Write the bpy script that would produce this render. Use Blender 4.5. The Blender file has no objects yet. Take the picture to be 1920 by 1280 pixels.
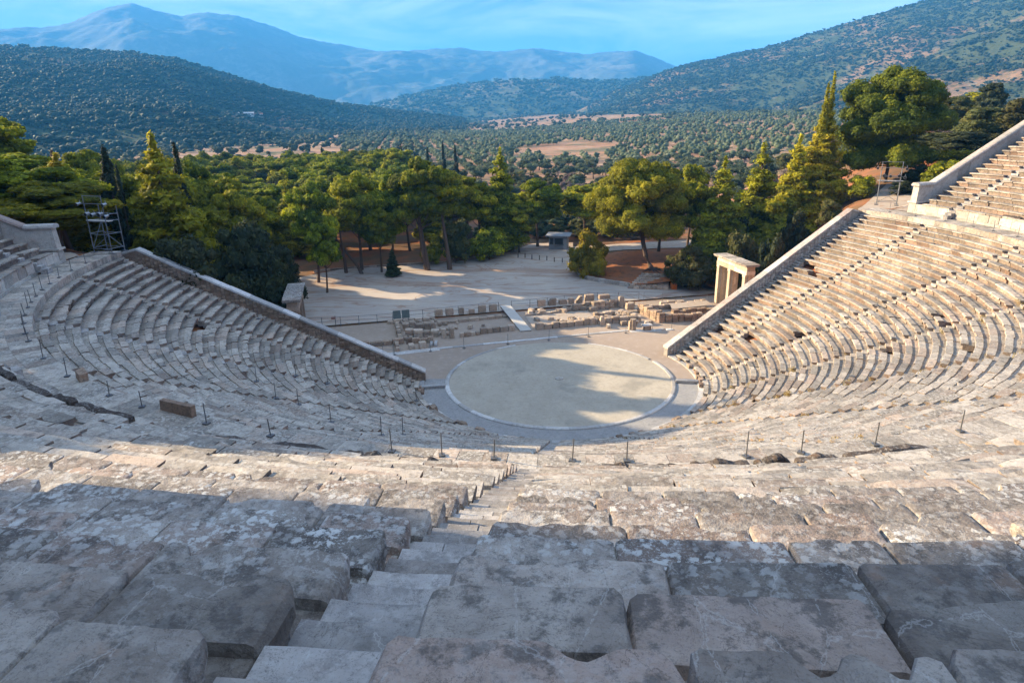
import bpy, math, random, time
import numpy as np
from mathutils import Vector, Matrix
T0 = time.time()
SC = bpy.context.scene
COL = SC.collection
rad = math.radians
AX = rad(18.4)                      # theatre axis is turned by this against world y
cA, sA = math.cos(AX), math.sin(AX)
def uv(u, v, z=0.0):                # theatre axes: u to the right, v towards the stage
    return (u*cA - v*sA, u*sA + v*cA, z)
def pol(R, th, z=0.0):              # th in degrees from the camera-side stair
    t = rad(th); return (R*math.sin(t), -R*math.cos(t), z)

# ------------------------------------------------------------------ noise
def _h(ix, iy, s):
    n = (ix.astype(np.int64)*374761393 + iy.astype(np.int64)*668265263 + s*1442695041) & 0xffffffff
    n = ((n ^ (n >> 13))*1274126177) & 0xffffffff
    return ((n ^ (n >> 16)) & 0xffff)/65535.0
def vnoise(x, y, s=0):
    x = np.asarray(x, float); y = np.asarray(y, float)
    ix = np.floor(x); iy = np.floor(y); fx = x-ix; fy = y-iy
    fx = fx*fx*(3-2*fx); fy = fy*fy*(3-2*fy)
    a = _h(ix, iy, s); b = _h(ix+1, iy, s); c = _h(ix, iy+1, s); d = _h(ix+1, iy+1, s)
    return (a*(1-fx)+b*fx)*(1-fy)+(c*(1-fx)+d*fx)*fy
def fbm(x, y, o=4, s=0, g=.5):
    r = 0; a = 1; t = 0
    for i in range(o):
        r = r + a*vnoise(np.asarray(x)*2**i+17.3*i, np.asarray(y)*2**i-9.1*i, s+i); t += a; a *= g
    return r/t
def sstep(x, a, b):
    t = np.clip((np.asarray(x, float)-a)/(b-a), 0, 1); return t*t*(3-2*t)

# ------------------------------------------------------------------ object helpers
def tag(o, label=None, cat=None, group=None, kind=None):
    if label: o['label'] = label
    if cat: o['category'] = cat
    if group: o['group'] = group
    if kind: o['kind'] = kind
    return o
def empty(name, loc=(0, 0, 0), rz=0.0):
    o = bpy.data.objects.new(name, None); COL.objects.link(o)
    o.location = loc; o.rotation_euler = (0, 0, rz); o.empty_display_size = .2
    return o
def link(name, me, mats, parent=None):
    o = bpy.data.objects.new(name, me); COL.objects.link(o)
    if mats is not None:
        for m in (mats if isinstance(mats, (list, tuple)) else [mats]): me.materials.append(m)
    if parent is not None: o.parent = parent
    return o
def npmesh(name, V, F, tint=None, smooth=False):
    """V (n,3); F (m,k) with k = 3 or 4"""
    V = np.ascontiguousarray(V, np.float32); F = np.ascontiguousarray(F, np.int32)
    m, k = F.shape
    me = bpy.data.meshes.new(name)
    me.vertices.add(len(V)); me.vertices.foreach_set('co', V.ravel())
    me.loops.add(m*k); me.loops.foreach_set('vertex_index', F.ravel())
    me.polygons.add(m); me.polygons.foreach_set('loop_start', np.arange(0, m*k, k, dtype=np.int32))
    if smooth: me.polygons.foreach_set('use_smooth', np.ones(m, bool))
    me.update(calc_edges=True)
    if tint is not None:
        a = me.attributes.new('tint', 'FLOAT', 'POINT'); a.data.foreach_set('value', np.asarray(tint, np.float32))
    return me
class MB:
    """collects shapes for one mesh"""
    def __init__(s): s.v = []; s.f = []; s.t = []; s.m = []
    def add(s, vs, fs, t=.5, mi=0):
        s.m.extend(mi if isinstance(mi, list) else [mi]*len(fs))
        n = len(s.v); s.v.extend(vs); s.t.extend([t]*len(vs))
        s.f.extend([tuple(i+n for i in f) for f in fs])
    def box(s, c, d, rz=0.0, t=.5, jit=0.0, rnd=random, taper=0.0):
        cx, cy, cz = c; dx, dy, dz = d[0]/2, d[1]/2, d[2]/2; co, si = math.cos(rz), math.sin(rz); vs = []
        for kz in (-1, 1):
            k = 1-taper*(kz > 0)
            for kx, ky in ((-1, -1), (1, -1), (1, 1), (-1, 1)):
                x = kx*dx*k+rnd.uniform(-jit, jit); y = ky*dy*k+rnd.uniform(-jit, jit); z = kz*dz+rnd.uniform(-jit, jit)
                vs.append((cx+x*co-y*si, cy+x*si+y*co, cz+z))
        s.add(vs, [(3, 2, 1, 0), (4, 5, 6, 7), (0, 1, 5, 4), (1, 2, 6, 5), (2, 3, 7, 6), (3, 0, 4, 7)], t)
    def hexa(s, lo, hi, t=.5):       # 4 lower + 4 upper points
        s.add(list(lo)+list(hi), [(3, 2, 1, 0), (4, 5, 6, 7), (0, 1, 5, 4), (1, 2, 6, 5), (2, 3, 7, 6), (3, 0, 4, 7)], t)
    def tube(s, a, b, r, r2=None, n=8, t=.5):
        a = Vector(a); b = Vector(b); r2 = r if r2 is None else r2
        d = (b-a).normalized(); p = d.orthogonal().normalized(); q = d.cross(p); vs = []
        for c, rr in ((a, r), (b, r2)):
            for i in range(n):
                w = 2*math.pi*i/n; vs.append(tuple(c+(p*math.cos(w)+q*math.sin(w))*rr))
        fs = [(i, (i+1) % n, n+(i+1) % n, n+i) for i in range(n)]+[tuple(range(n-1, -1, -1)), tuple(range(n, 2*n))]
        s.add(vs, fs, t)
    def path(s, pts, rs, n=8, t=.5):
        vs = []; m = len(pts)
        for i, pnt in enumerate(pts):
            a = Vector(pts[max(0, i-1)]); b = Vector(pts[min(m-1, i+1)]); d = (b-a).normalized()
            p = d.orthogonal().normalized() if abs(d.z) < .9 else Vector((1, 0, 0)).cross(d).normalized(); q = d.cross(p)
            for k in range(n):
                w = 2*math.pi*k/n; vs.append(tuple(Vector(pnt)+(p*math.cos(w)+q*math.sin(w))*rs[i]))
        fs = [(i*n+k, i*n+(k+1) % n, (i+1)*n+(k+1) % n, (i+1)*n+k) for i in range(m-1) for k in range(n)]
        fs += [tuple(range(n-1, -1, -1)), tuple(range((m-1)*n, m*n))]
        s.add(vs, fs, t)
    def sweep(s, prof, pts, t=.5, closed=True):
        """prof: list of (side, up); pts list of (x,y,z) joined by a swept section (side = right of travel)"""
        m = len(pts); k = len(prof); vs = []
        for i, pnt in enumerate(pts):
            a = Vector(pts[max(0, i-1)]); b = Vector(pts[min(m-1, i+1)]); d = (b-a); d.z = 0; d.normalize()
            rt = Vector((d.y, -d.x, 0))
            for (su, up) in prof: vs.append((pnt[0]+rt.x*su, pnt[1]+rt.y*su, pnt[2]+up))
        fs = [(i*k+j, (i+1)*k+j, (i+1)*k+(j+1) % k, i*k+(j+1) % k) for i in range(m-1) for j in range(k)]
        fs += [tuple(range(k)), tuple(range(m*k-1, (m-1)*k-1, -1))]
        s.add(vs, fs, t)
    def mesh(s, name, smooth=False):
        me = bpy.data.meshes.new(name); me.from_pydata(s.v, [], s.f); me.update()
        if any(s.m): me.polygons.foreach_set('material_index', np.asarray(s.m, np.int32))
        a = me.attributes.new('tint', 'FLOAT', 'POINT'); a.data.foreach_set('value', np.asarray(s.t, np.float32))
        if smooth: me.polygons.foreach_set('use_smooth', np.ones(len(s.f), bool))
        return me
    def build(s, name, mat, parent=None, smooth=False, fix=False):
        me = s.mesh(name, smooth)
        if fix:
            import bmesh
            bm = bmesh.new(); bm.from_mesh(me); bmesh.ops.recalc_face_normals(bm, faces=bm.faces); bm.to_mesh(me); bm.free()
        return link(name, me, mat, parent)

# ------------------------------------------------------------------ materials
class NT:
    def __init__(s, name):
        s.m = bpy.data.materials.new(name); s.m.use_nodes = True; s.t = s.m.node_tree
        s.t.nodes.clear(); s.out = s.t.nodes.new('ShaderNodeOutputMaterial')
    def n(s, ty, **kw):
        nd = s.t.nodes.new(ty)
        for k, v in kw.items(): setattr(nd, k, v)
        return nd
    def l(s, a, b): s.t.links.new(a, b)
    def setin(s, sock, v):
        if hasattr(v, 'links'): s.l(v, sock)
        elif isinstance(v, (tuple, list)): sock.default_value = tuple(v)+((1,) if len(v) == 3 and len(sock.default_value) == 4 else ())
        else: sock.default_value = v
    def mix(s, f, a, b, mode='MIX'):
        nd = s.n('ShaderNodeMix', data_type='RGBA', blend_type=mode)
        s.setin(nd.inputs[0], f); s.setin(nd.inputs[6], a); s.setin(nd.inputs[7], b); return nd.outputs[2]
    def math(s, op, a, b=0.0, c=None):
        nd = s.n('ShaderNodeMath', operation=op); s.setin(nd.inputs[0], a); s.setin(nd.inputs[1], b)
        if c is not None: s.setin(nd.inputs[2], c)
        return nd.outputs[0]
    def noise(s, vec, scale, detail=4, rough=.55, dist=0.0):
        nd = s.n('ShaderNodeTexNoise'); s.setin(nd.inputs['Scale'], scale); nd.inputs['Detail'].default_value = detail
        nd.inputs['Roughness'].default_value = rough; nd.inputs['Distortion'].default_value = dist
        if vec is not None: s.l(vec, nd.inputs['Vector'])
        return nd.outputs['Fac']
    def voro(s, vec, scale, feat='F1', out='Distance', rnd=1.0):
        nd = s.n('ShaderNodeTexVoronoi', feature=feat); nd.inputs['Scale'].default_value = scale
        nd.inputs['Randomness'].default_value = rnd
        if vec is not None: s.l(vec, nd.inputs['Vector'])
        return nd.outputs[out]
    def ramp(s, f, lo, hi, a=0.0, b=1.0):
        nd = s.n('ShaderNodeMapRange'); nd.interpolation_type = 'SMOOTHSTEP'; s.setin(nd.inputs[0], f)
        for i, v in zip((1, 2, 3, 4), (lo, hi, a, b)): nd.inputs[i].default_value = v
        return nd.outputs[0]
    def pos(s): return s.n('ShaderNodeNewGeometry').outputs['Position']
    def mapv(s, vec, sc=(1, 1, 1), rot=(0, 0, 0)):
        nd = s.n('ShaderNodeMapping'); nd.inputs['Scale'].default_value = sc; nd.inputs['Rotation'].default_value = rot
        s.l(vec, nd.inputs['Vector']); return nd.outputs[0]
    def attr(s, name): return s.n('ShaderNodeAttribute', attribute_name=name).outputs['Fac']
    def bump(s, h, strength=.5, dist=.02, nrm=None):
        nd = s.n('ShaderNodeBump'); nd.inputs['Strength'].default_value = strength; nd.inputs['Distance'].default_value = dist
        s.l(h, nd.inputs['Height'])
        if nrm is not None: s.l(nrm, nd.inputs['Normal'])
        return nd.outputs[0]
    def fin(s, col, rough=.9, nrm=None, metal=0.0, spec=.3, emis=None):
        b = s.n('ShaderNodeBsdfPrincipled'); s.setin(b.inputs['Base Color'], col); s.setin(b.inputs['Roughness'], rough)
        b.inputs['Metallic'].default_value = metal; b.inputs['Specular IOR Level'].default_value = spec
        if nrm is not None: s.l(nrm, b.inputs['Normal'])
        s.l(b.outputs[0], s.out.inputs[0]); s.b = b; return s.m

def stone_mat(name, c1, c2, c3, lichen=.5, dark=.5, vein=0.0, lich_col=(.55, .53, .47), scale=1.0, bump=.6, bd=.03, orange=.25, lich_mask=None):
    m = NT(name); p = m.pos(); t = m.attr('tint')
    n1 = m.noise(p, 1.1*scale, 5, .6); n2 = m.noise(p, 6*scale, 6, .65); n3 = m.noise(p, 28*scale, 3, .6)
    col = m.mix(m.ramp(n1, .35, .65), c1, c2)
    col = m.mix(m.ramp(t, .55, 1.0, 0, .8), col, c3)
    tt = m.math('FRACT', m.math('MULTIPLY', t, 7.31))
    val = m.math('MULTIPLY_ADD', tt, .66, .64)
    val = m.math('MULTIPLY', val, m.math('MULTIPLY_ADD', n2, .7, .66))
    hsv = m.n('ShaderNodeHueSaturation'); m.l(val, hsv.inputs['Value']); m.l(col, hsv.inputs['Color']); col = hsv.outputs[0]
    col = m.mix(m.math('MULTIPLY', m.ramp(m.noise(p, 60*scale, 3, .7), .56, .66), .45), col, (.09, .075, .065))
    crk = m.math('ABSOLUTE', m.math('SUBTRACT', m.noise(p, 1.9*scale, 7, .65, .8), .5))
    col = m.mix(m.math('MULTIPLY', m.ramp(crk, .006, 0), .6), col, (.05, .04, .035))
    # rusty stains
    col = m.mix(m.math('MULTIPLY', m.ramp(m.noise(p, 2.3*scale, 4, .6), .56, .74), orange), col, (.34, .17, .085))
    # dark crust
    dk = m.ramp(m.noise(p, 3.1*scale, 8, .76), .49, .60)
    col = m.mix(m.math('MULTIPLY', dk, dark), col, (.075, .067, .06))
    # pale lichen rosettes, in patches
    dn = m.n('ShaderNodeTexNoise'); dn.inputs['Scale'].default_value = 9*scale; dn.inputs['Detail'].default_value = 5; dn.inputs['Roughness'].default_value = .7; m.l(p, dn.inputs['Vector'])
    va = m.n('ShaderNodeVectorMath', operation='MULTIPLY_ADD'); m.l(dn.outputs['Color'], va.inputs[0]); va.inputs[1].default_value = (.22/scale,)*3; m.l(p, va.inputs[2])
    v = m.voro(va.outputs[0], 8.5*scale); w = m.noise(p, 17*scale, 8, .78)
    patch = m.ramp(m.noise(p, 1.7*scale, 4, .6), .36, .58)
    if lich_mask == 'near':
        sx = m.n('ShaderNodeSeparateXYZ'); m.l(p, sx.inputs[0]); rr_ = m.math('SQRT', m.math('ADD', m.math('POWER', sx.outputs[0], 2), m.math('POWER', sx.outputs[1], 2)))
        patch = m.math('MULTIPLY', m.math('MULTIPLY_ADD', patch, .7, .3), m.ramp(rr_, 52.0, 50.6, .14, 1))
    elif lich_mask == 'far':
        sx = m.n('ShaderNodeSeparateXYZ'); m.l(p, sx.inputs[0]); patch = m.math('MULTIPLY', m.math('MULTIPLY_ADD', patch, .7, .3), m.ramp(sx.outputs[1], -6, -24, .12, 1))
    sp = m.ramp(m.math('ADD', m.math('MULTIPLY', v, .8), m.math('MULTIPLY', w, .9)), .84, .72)
    sp2 = m.ramp(m.noise(p, 38*scale, 5, .75), .54, .60)
    lf = m.math('MULTIPLY', m.math('MAXIMUM', sp, m.math('MULTIPLY', sp2, .75)), patch)
    lf = m.math('MULTIPLY', lf, m.math('MULTIPLY_ADD', m.math('FRACT', m.math('MULTIPLY', t, 13.7)), .75, .3))
    col = m.mix(m.math('MULTIPLY', lf, lichen), col, lich_col)
    if vein > 0:
        vv = m.voro(m.mapv(p, (1.0, .45, 1), (0, 0, .5)), 1.7, 'DISTANCE_TO_EDGE')
        wv = m.math('ADD', vv, m.math('MULTIPLY', m.math('SUBTRACT', m.noise(p, 7, 5, .7), .5), .12))
        col = m.mix(m.math('MULTIPLY', m.ramp(m.math('ABSOLUTE', wv), .007, .001), vein), col, (.5, .48, .44))
        wv2 = m.math('ABSOLUTE', m.math('SUBTRACT', m.noise(m.mapv(p, (1, .6, 1)), 2.2, 6, .7, .6), .5))
        col = m.mix(m.math('MULTIPLY', m.ramp(wv2, .008, .0), vein*.8), col, (.05, .04, .035))
    h = m.math('ADD', m.math('MULTIPLY', n2, 1.0), m.math('MULTIPLY', n3, .5)); h = m.math('ADD', h, m.math('MULTIPLY', m.noise(p, 60*scale, 3, .7), .18))
    h = m.math('ADD', h, m.math('MULTIPLY', lf, .12))
    return m.fin(col, .93, m.bump(h, bump, bd), spec=.2)

M = {}
M['seat'] = stone_mat('weathered_limestone', (.30, .265, .22), (.39, .345, .285), (.34, .26, .20), .8, .5, 0, (.52, .49, .43), lich_mask='far')
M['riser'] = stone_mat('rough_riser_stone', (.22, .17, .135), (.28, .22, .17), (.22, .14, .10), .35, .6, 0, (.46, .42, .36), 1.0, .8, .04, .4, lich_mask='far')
M['near'] = stone_mat('old_grey_limestone', (.185, .155, .13), (.30, .265, .225), (.27, .20, .16), .95, .74, .3, (.54, .53, .49), 1.2, .9, .025, lich_mask='near')
M['step'] = stone_mat('worn_step_stone', (.27, .25, .23), (.34, .315, .285), (.31, .27, .235), .2, .38, .3, (.5, .49, .46), 1.3, .35, .02, .05)
M['wallstone'] = stone_mat('wall_coping_stone', (.42, .39, .35), (.36, .33, .29), (.38, .27, .22), .3, .30, 0, (.55, .53, .48), .8)
M['ortho'] = stone_mat('pale_orthostat_stone', (.44, .405, .345), (.38, .345, .295), (.36, .30, .245), .15, .22, 0, (.6, .58, .52), .7)
M['rubble'] = stone_mat('brown_rubble_stone', (.30, .21, .15), (.36, .27, .19), (.24, .15, .10), .12, .45, 0, (.5, .45, .38), 1.6, .9, .05, .5)
M['ruin'] = stone_mat('ruin_block_stone', (.40, .31, .23), (.34, .26, .19), (.44, .36, .28), .2, .25, 0, (.5, .46, .4), 1.2, .8, .05, .4)
M['marble'] = stone_mat('pale_kerb_marble', (.46, .445, .415), (.41, .395, .375), (.42, .39, .35), .12, .18, 0, (.5, .49, .46), 1.0, .4, .02, .1)
M['gate'] = stone_mat('cream_gate_stone', (.60, .52, .40), (.52, .43, .31), (.50, .36, .22), .1, .14, 0, (.6, .57, .5), 1.2, .5, .03, .4)

def soil_mat(name, a, b, c, s1=.12, s2=1.5, bd=.05):
    m = NT(name); p = m.pos()
    col = m.mix(m.ramp(m.noise(p, s1, 6, .6), .35, .65), a, b)
    col = m.mix(m.ramp(m.noise(p, s2, 6, .7), .48, .72), col, c)
    h = m.noise(p, 6, 6, .7)
    return m.fin(m.mix(.35, col, m.mix(m.noise(p, 9, 5, .7), (.6, .6, .6), (1.35, 1.35, 1.35)), 'MULTIPLY'), .97, m.bump(h, .5, bd), spec=.1)
def ground_mat():
    m = NT('ground_earth'); p = m.pos(); sx = m.n('ShaderNodeSeparateXYZ'); m.l(p, sx.inputs[0])
    red = m.mix(m.ramp(m.noise(p, .25, 6, .65), .35, .65), (.30, .10, .035), (.22, .10, .05))
    litter = m.mix(m.noise(p, 1.3, 5, .7), (.10, .06, .035), (.17, .11, .06))
    near = m.mix(m.ramp(m.noise(p, .11, 5, .6), .40, .6), red, litter)
    soil = m.mix(m.ramp(m.noise(p, .012, 6, .6), .35, .62), (.30, .155, .085), (.26, .17, .10))
    soil = m.mix(m.ramp(m.noise(p, .05, 6, .65), .5, .7), soil, (.38, .27, .18))
    grass = m.mix(m.noise(p, .3, 5, .6), (.07, .075, .035), (.14, .12, .06))
    soil = m.mix(m.ramp(m.noise(p, .02, 7, .7), .50, .62), soil, grass)
    col = m.mix(m.ramp(sx.outputs[1], 95, 140), near, soil)
    return m.fin(col, .97, m.bump(m.noise(p, 2.2, 7, .7), .6, .12), spec=.1)
M['ground'] = ground_mat()
M['court'] = soil_mat('packed_stage_earth', (.34, .27, .21), (.30, .235, .18), (.38, .31, .25))
def plaza_mat():
    m = NT('dusty_forecourt_gravel'); p = m.pos()
    base = m.mix(m.ramp(m.noise(p, .09, 6, .6), .35, .65), (.45, .385, .315), (.37, .325, .28))
    tr = m.noise(m.mapv(p, (.10, .75, 1), (0, 0, -.35)), .55, 6, .7, .8)
    col = m.mix(m.ramp(tr, .50, .64, 0, .6), base, (.27, .155, .095))
    tr2 = m.noise(m.mapv(p, (.16, 1.0, 1), (0, 0, .25)), .6, 5, .7, 1.5)
    col = m.mix(m.ramp(tr2, .55, .66, 0, .45), col, (.22, .12, .075))
    ar = m.math('ABSOLUTE', m.math('SUBTRACT', m.noise(m.mapv(p, (.35, 1.0, 1), (0, 0, .15)), .16, 4, .6, 1.2), .5))
    col = m.mix(m.ramp(ar, .018, .004, 0, .45), col, (.26, .13, .075))
    col = m.mix(.5, col, m.mix(m.noise(p, 5, 6, .75), (.7, .7, .7), (1.25, 1.25, 1.25)), 'MULTIPLY')
    return m.fin(col, .97, m.bump(m.noise(p, 8, 5, .7), .4, .02), spec=.1)
M['plaza'] = plaza_mat()
def orch_mat():
    m = NT('orchestra_packed_earth'); p = m.pos()
    col = m.mix(m.ramp(m.noise(p, .35, 6, .65), .3, .7), (.34, .30, .235), (.40, .355, .28))
    col = m.mix(m.ramp(m.noise(p, 2.5, 6, .75), .5, .72, 0, .7), col, (.25, .22, .165))
    col = m.mix(m.ramp(m.noise(p, 7, 4, .7), .55, .75, 0, .5), col, (.46, .42, .34))
    col = m.mix(m.ramp(m.noise(p, .22, 5, .6), .54, .68, 0, .6), col, (.22, .205, .17))
    col = m.mix(.55, col, m.mix(m.noise(p, 3.2, 8, .8), (.55, .55, .55), (1.45, 1.45, 1.45)), 'MULTIPLY')
    return m.fin(col, .96, m.bump(m.noise(p, 12, 5, .7), .4, .015), spec=.1)
M['orch'] = orch_mat()
M['shade_crust'] = stone_mat('shade_darkened_crust_stone', (.055, .042, .034), (.08, .062, .05), (.07, .048, .036), .45, .6, 0, (.42, .40, .36), 1.2, .9, .05)  # dark crust, with the shade on the backrests' upright faces painted into its colour
M['path'] = soil_mat('pale_path_gravel', (.38, .32, .26), (.34, .28, .22), (.30, .20, .14))
def plain(name, c, r=.6, metal=0.0, var=.25, sc=3.0):
    m = NT(name); p = m.pos()
    col = m.mix(m.noise(p, sc, 5, .6), tuple(x*(1-var) for x in c), tuple(min(1, x*(1+var)) for x in c))
    return m.fin(col, r, None, metal, .4)
M['metal'] = plain('galvanised_steel', (.17, .18, .19), .55, .5)
M['rustpost'] = plain('rusty_steel', (.09, .065, .05), .7, .2)
M['darkmetal'] = plain('dark_grey_steel', (.11, .11, .11), .6, .3)
M['wood'] = plain('bleached_board', (.44, .41, .36), .8, 0, .12)
M['board'] = plain('green_grey_panel', (.13, .17, .16), .6)
M['orange'] = plain('orange_painted_wood', (.50, .13, .02), .6)
M['lamp'] = plain('lamp_housing', (.30, .31, .33), .3, .7)
M['white'] = plain('white_paint', (.70, .70, .68), .5, 0, .06)
M['carpaint'] = plain('grey_car_paint', (.30, .32, .34), .25, .5, .05)
M['glass'] = plain('dark_glass', (.02, .025, .03), .1, 0, .1)
M['tyre'] = plain('rubber', (.02, .02, .02), .8)
M['kiosk'] = plain('kiosk_grey_paint', (.22, .23, .24), .7)
M['roof'] = plain('kiosk_roof', (.30, .31, .32), .6)
M['hut'] = plain('pale_render', (.55, .52, .47), .8)
M['tile'] = plain('terracotta_roof', (.35, .14, .08), .8)
def bark_mat():
    m = NT('pine_bark'); p = m.pos()
    n = m.noise(m.mapv(p, (1, 1, .25)), 7, 5, .7)
    return m.fin(m.mix(n, (.035, .024, .018), (.16, .11, .08)), .95, m.bump(n, .8, .05), spec=.1)
M['bark'] = bark_mat()
def leaf_mat(name, dark, mid, tip, trans=.32):
    m = NT(name); t = m.attr('tint'); r = m.n('ShaderNodeObjectInfo').outputs['Random']
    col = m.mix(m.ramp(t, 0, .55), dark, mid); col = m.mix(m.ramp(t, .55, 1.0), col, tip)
    hsv = m.n('ShaderNodeHueSaturation'); m.l(m.math('MULTIPLY_ADD', r, .035, .482), hsv.inputs['Hue'])
    m.l(m.math('MULTIPLY_ADD', m.math('FRACT', m.math('MULTIPLY', r, 7.7)), .5, .78), hsv.inputs['Value']); m.l(col, hsv.inputs['Color'])
    col = hsv.outputs[0]
    b = m.n('ShaderNodeBsdfPrincipled'); m.l(col, b.inputs['Base Color']); b.inputs['Roughness'].default_value = .75
    b.inputs['Specular IOR Level'].default_value = .15
    tr = m.n('ShaderNodeBsdfTranslucent'); m.l(col, tr.inputs[0])
    ms = m.n('ShaderNodeMixShader'); ms.inputs[0].default_value = trans
    m.l(b.outputs[0], ms.inputs[1]); m.l(tr.outputs[0], ms.inputs[2]); m.l(ms.outputs[0], m.out.inputs[0]); return m.m
M['pine'] = leaf_mat('pine_needles', (.065, .085, .008), (.20, .215, .011), (.45, .40, .014))
M['conif'] = leaf_mat('young_pine_needles', (.11, .12, .010), (.28, .26, .015), (.48, .42, .02))
M['cypress'] = leaf_mat('cypress_foliage', (.012, .018, .010), (.025, .035, .016), (.05, .05, .022), .1)
M['olive'] = leaf_mat('olive_leaves', (.05, .065, .035), (.10, .125, .065), (.17, .19, .11))
M['oak'] = leaf_mat('dark_oak_leaves', (.018, .026, .012), (.04, .05, .02), (.085, .085, .03), .15)
M['shrub'] = leaf_mat('shrub_leaves', (.05, .06, .02), (.11, .11, .035), (.19, .15, .05))
M['yellow'] = leaf_mat('yellowing_leaves', (.16, .15, .015), (.32, .27, .02), (.48, .36, .02), .4)
M['dry'] = leaf_mat('dry_leaves', (.10, .06, .04), (.16, .10, .07), (.22, .14, .10), .2)
M['weed'] = leaf_mat('dry_weed', (.20, .14, .05), (.34, .25, .09), (.45, .36, .15), .3)
M['grey'] = leaf_mat('grey_scrub', (.12, .09, .075), (.17, .13, .11), (.20, .16, .13), .2)
M['pinebright'] = leaf_mat('bright_pine_needles', (.09, .105, .008), (.23, .225, .012), (.42, .38, .016))  # brighter needle colour for the big pine on the bank
M['pineg'] = leaf_mat('fresh_pine_needles', (.055, .08, .010), (.14, .175, .012), (.27, .28, .016))
M['hillgreen'] = leaf_mat('hill_scrub_leaves', (.018, .030, .018), (.030, .044, .022), (.055, .065, .032), .05)

# ------------------------------------------------------------------ terrain
R0L, DL, HL, Z0L = 12.35, .705, .3455, .37      # lower tier
R0U, DU, HU, Z0U = 38.55, .79, .399, 13.2      # upper tier
NL, NU = 34, 22
RP, ZD = 38.6, 12.20                            # podium face, walkway level
TH0, TH1 = -84.1, 120.9                          # lower tier ends
UH0, UH1 = -77.2, 114.2                          # upper tier ends
def zsurf(R):
    R = np.asarray(R, float)
    return np.where(R < 12.3, 0, np.where(R < 36.3, .1+(R-12.3)*.49, np.where(R < 38.6, 12.2, np.where(R < 56, 13.1+(R-38.6)*.50, 21.9+(np.minimum(R, 160)-56)*.10))))
def terr(x, y):
    x = np.asarray(x, float); y = np.asarray(y, float)
    u = x*cA+y*sA; v = -x*sA+y*cA
    R = np.hypot(x, y)+1e-6; th = np.degrees(np.arctan2(x, -y))
    base = np.clip((v-22)/25, 0, 1)-.07-2.4*sstep(v, 70, 260)
    base = base+np.where(v > 60, (fbm(x*.01, y*.01, 3, 5)-.5)*3*sstep(v, 60, 160), 0)
    # theatre bowl and the hill it is cut into
    bowl = zsurf(R)
    # distance outside the two end walls (straight lines from the first row outwards)
    def outside(tw, sgn):
        dx, dy = math.sin(rad(tw)), -math.cos(rad(tw))
        return sgn*(-(x*(-dy)+y*dx)) if False else sgn*(x*(-dy)+y*dx)*-1
    dxr, dyr = math.sin(rad(TH1)), -math.cos(rad(TH1)); wr = -(x*dyr-y*dxr); ar = x*dxr+y*dyr
    dxl, dyl = math.sin(rad(TH0)), -math.cos(rad(TH0)); wl = (x*dyl-y*dxl); al = x*dxl+y*dyl
    inside = (th > TH0) & (th < TH1)
    plateau_r = np.where(ar < 36.3, .1+(np.maximum(ar, 12.3)-12.3)*.49, 12.2+np.clip(ar-44, 0, 60)*.12)
    plateau_l = np.where(al < 36.3, .1+(np.maximum(al, 12.3)-12.3)*.49, 12.2+np.clip(al-44, 0, 60)*.12)
    fr = 1-sstep(wr, .5+np.clip(ar-34, 0, 60)*.45, 3.6+np.clip(ar-30.5, 0, 90)*1.35)
    fl = 1-sstep(wl, .5+np.clip(al-34, 0, 60)*.45, 3.6+np.clip(al-30.5, 0, 90)*1.35)
    hr = np.maximum(plateau_r-.9, 0)*np.where(ar > 5, fr, 0); hl = np.maximum(plateau_l-.9, 0)*np.where(al > 5, fl, 0)
    right = u > 0
    outw = base+np.where(right, hr, hl)
    outw = outw+np.where((R > 30), (fbm(x*.09, y*.09, 3, 8)-.5)*.9*sstep(R, 38, 60), 0)
    ins = np.where(R < 12.4, -.05, bowl-.75)+np.where(R > 58, (fbm(x*.03, y*.03, 4, 3)-.5)*4*sstep(R, 58, 90), 0)
    # beyond the upper tier, between its end and the lower tier end: the walkway level
    h = np.where(inside, ins, outw)
    edge = inside & (R > 38.6) & ((th < UH0) | (th > UH1))
    h = np.where(edge, 12.05+np.clip(R-44, 0, 60)*.12, h)
    far = np.hypot(x, y)
    slopeR = sstep(u-.10*v, 60, 420)*18*sstep(v, 5, 120)
    return h+np.where(R > 50, slopeR, 0)
def T(x, y): return float(terr(np.array([x]), np.array([y]))[0])

def build_ground():
    def ax(lo, hi, fine, n):
        # dense near zero, coarse outwards
        t = np.linspace(-1, 1, n); b = 6.2; s = np.sinh(b*np.abs(t))/math.sinh(b)
        return np.where(t < 0, lo*s, hi*s)
    xs = ax(-7600, 7600, .6, 620); ys = ax(-2500, 8600, .6, 620)
    X, Y = np.meshgrid(xs, ys); Z = terr(X, Y)
    Z = Z-np.maximum(0, np.hypot(X, Y)-3000)*.004
    V = np.stack([X.ravel(), Y.ravel(), Z.ravel()], 1); nx = len(xs); ny = len(ys)
    i = (np.arange(ny-1)[:, None]*nx+np.arange(nx-1)[None]).ravel()
    F = np.stack([i, i+1, i+nx+1, i+nx], 1)
    o = link('ground', npmesh('ground', V, F, smooth=True), M['ground']); tag(o, kind='structure')
build_ground()

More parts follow.
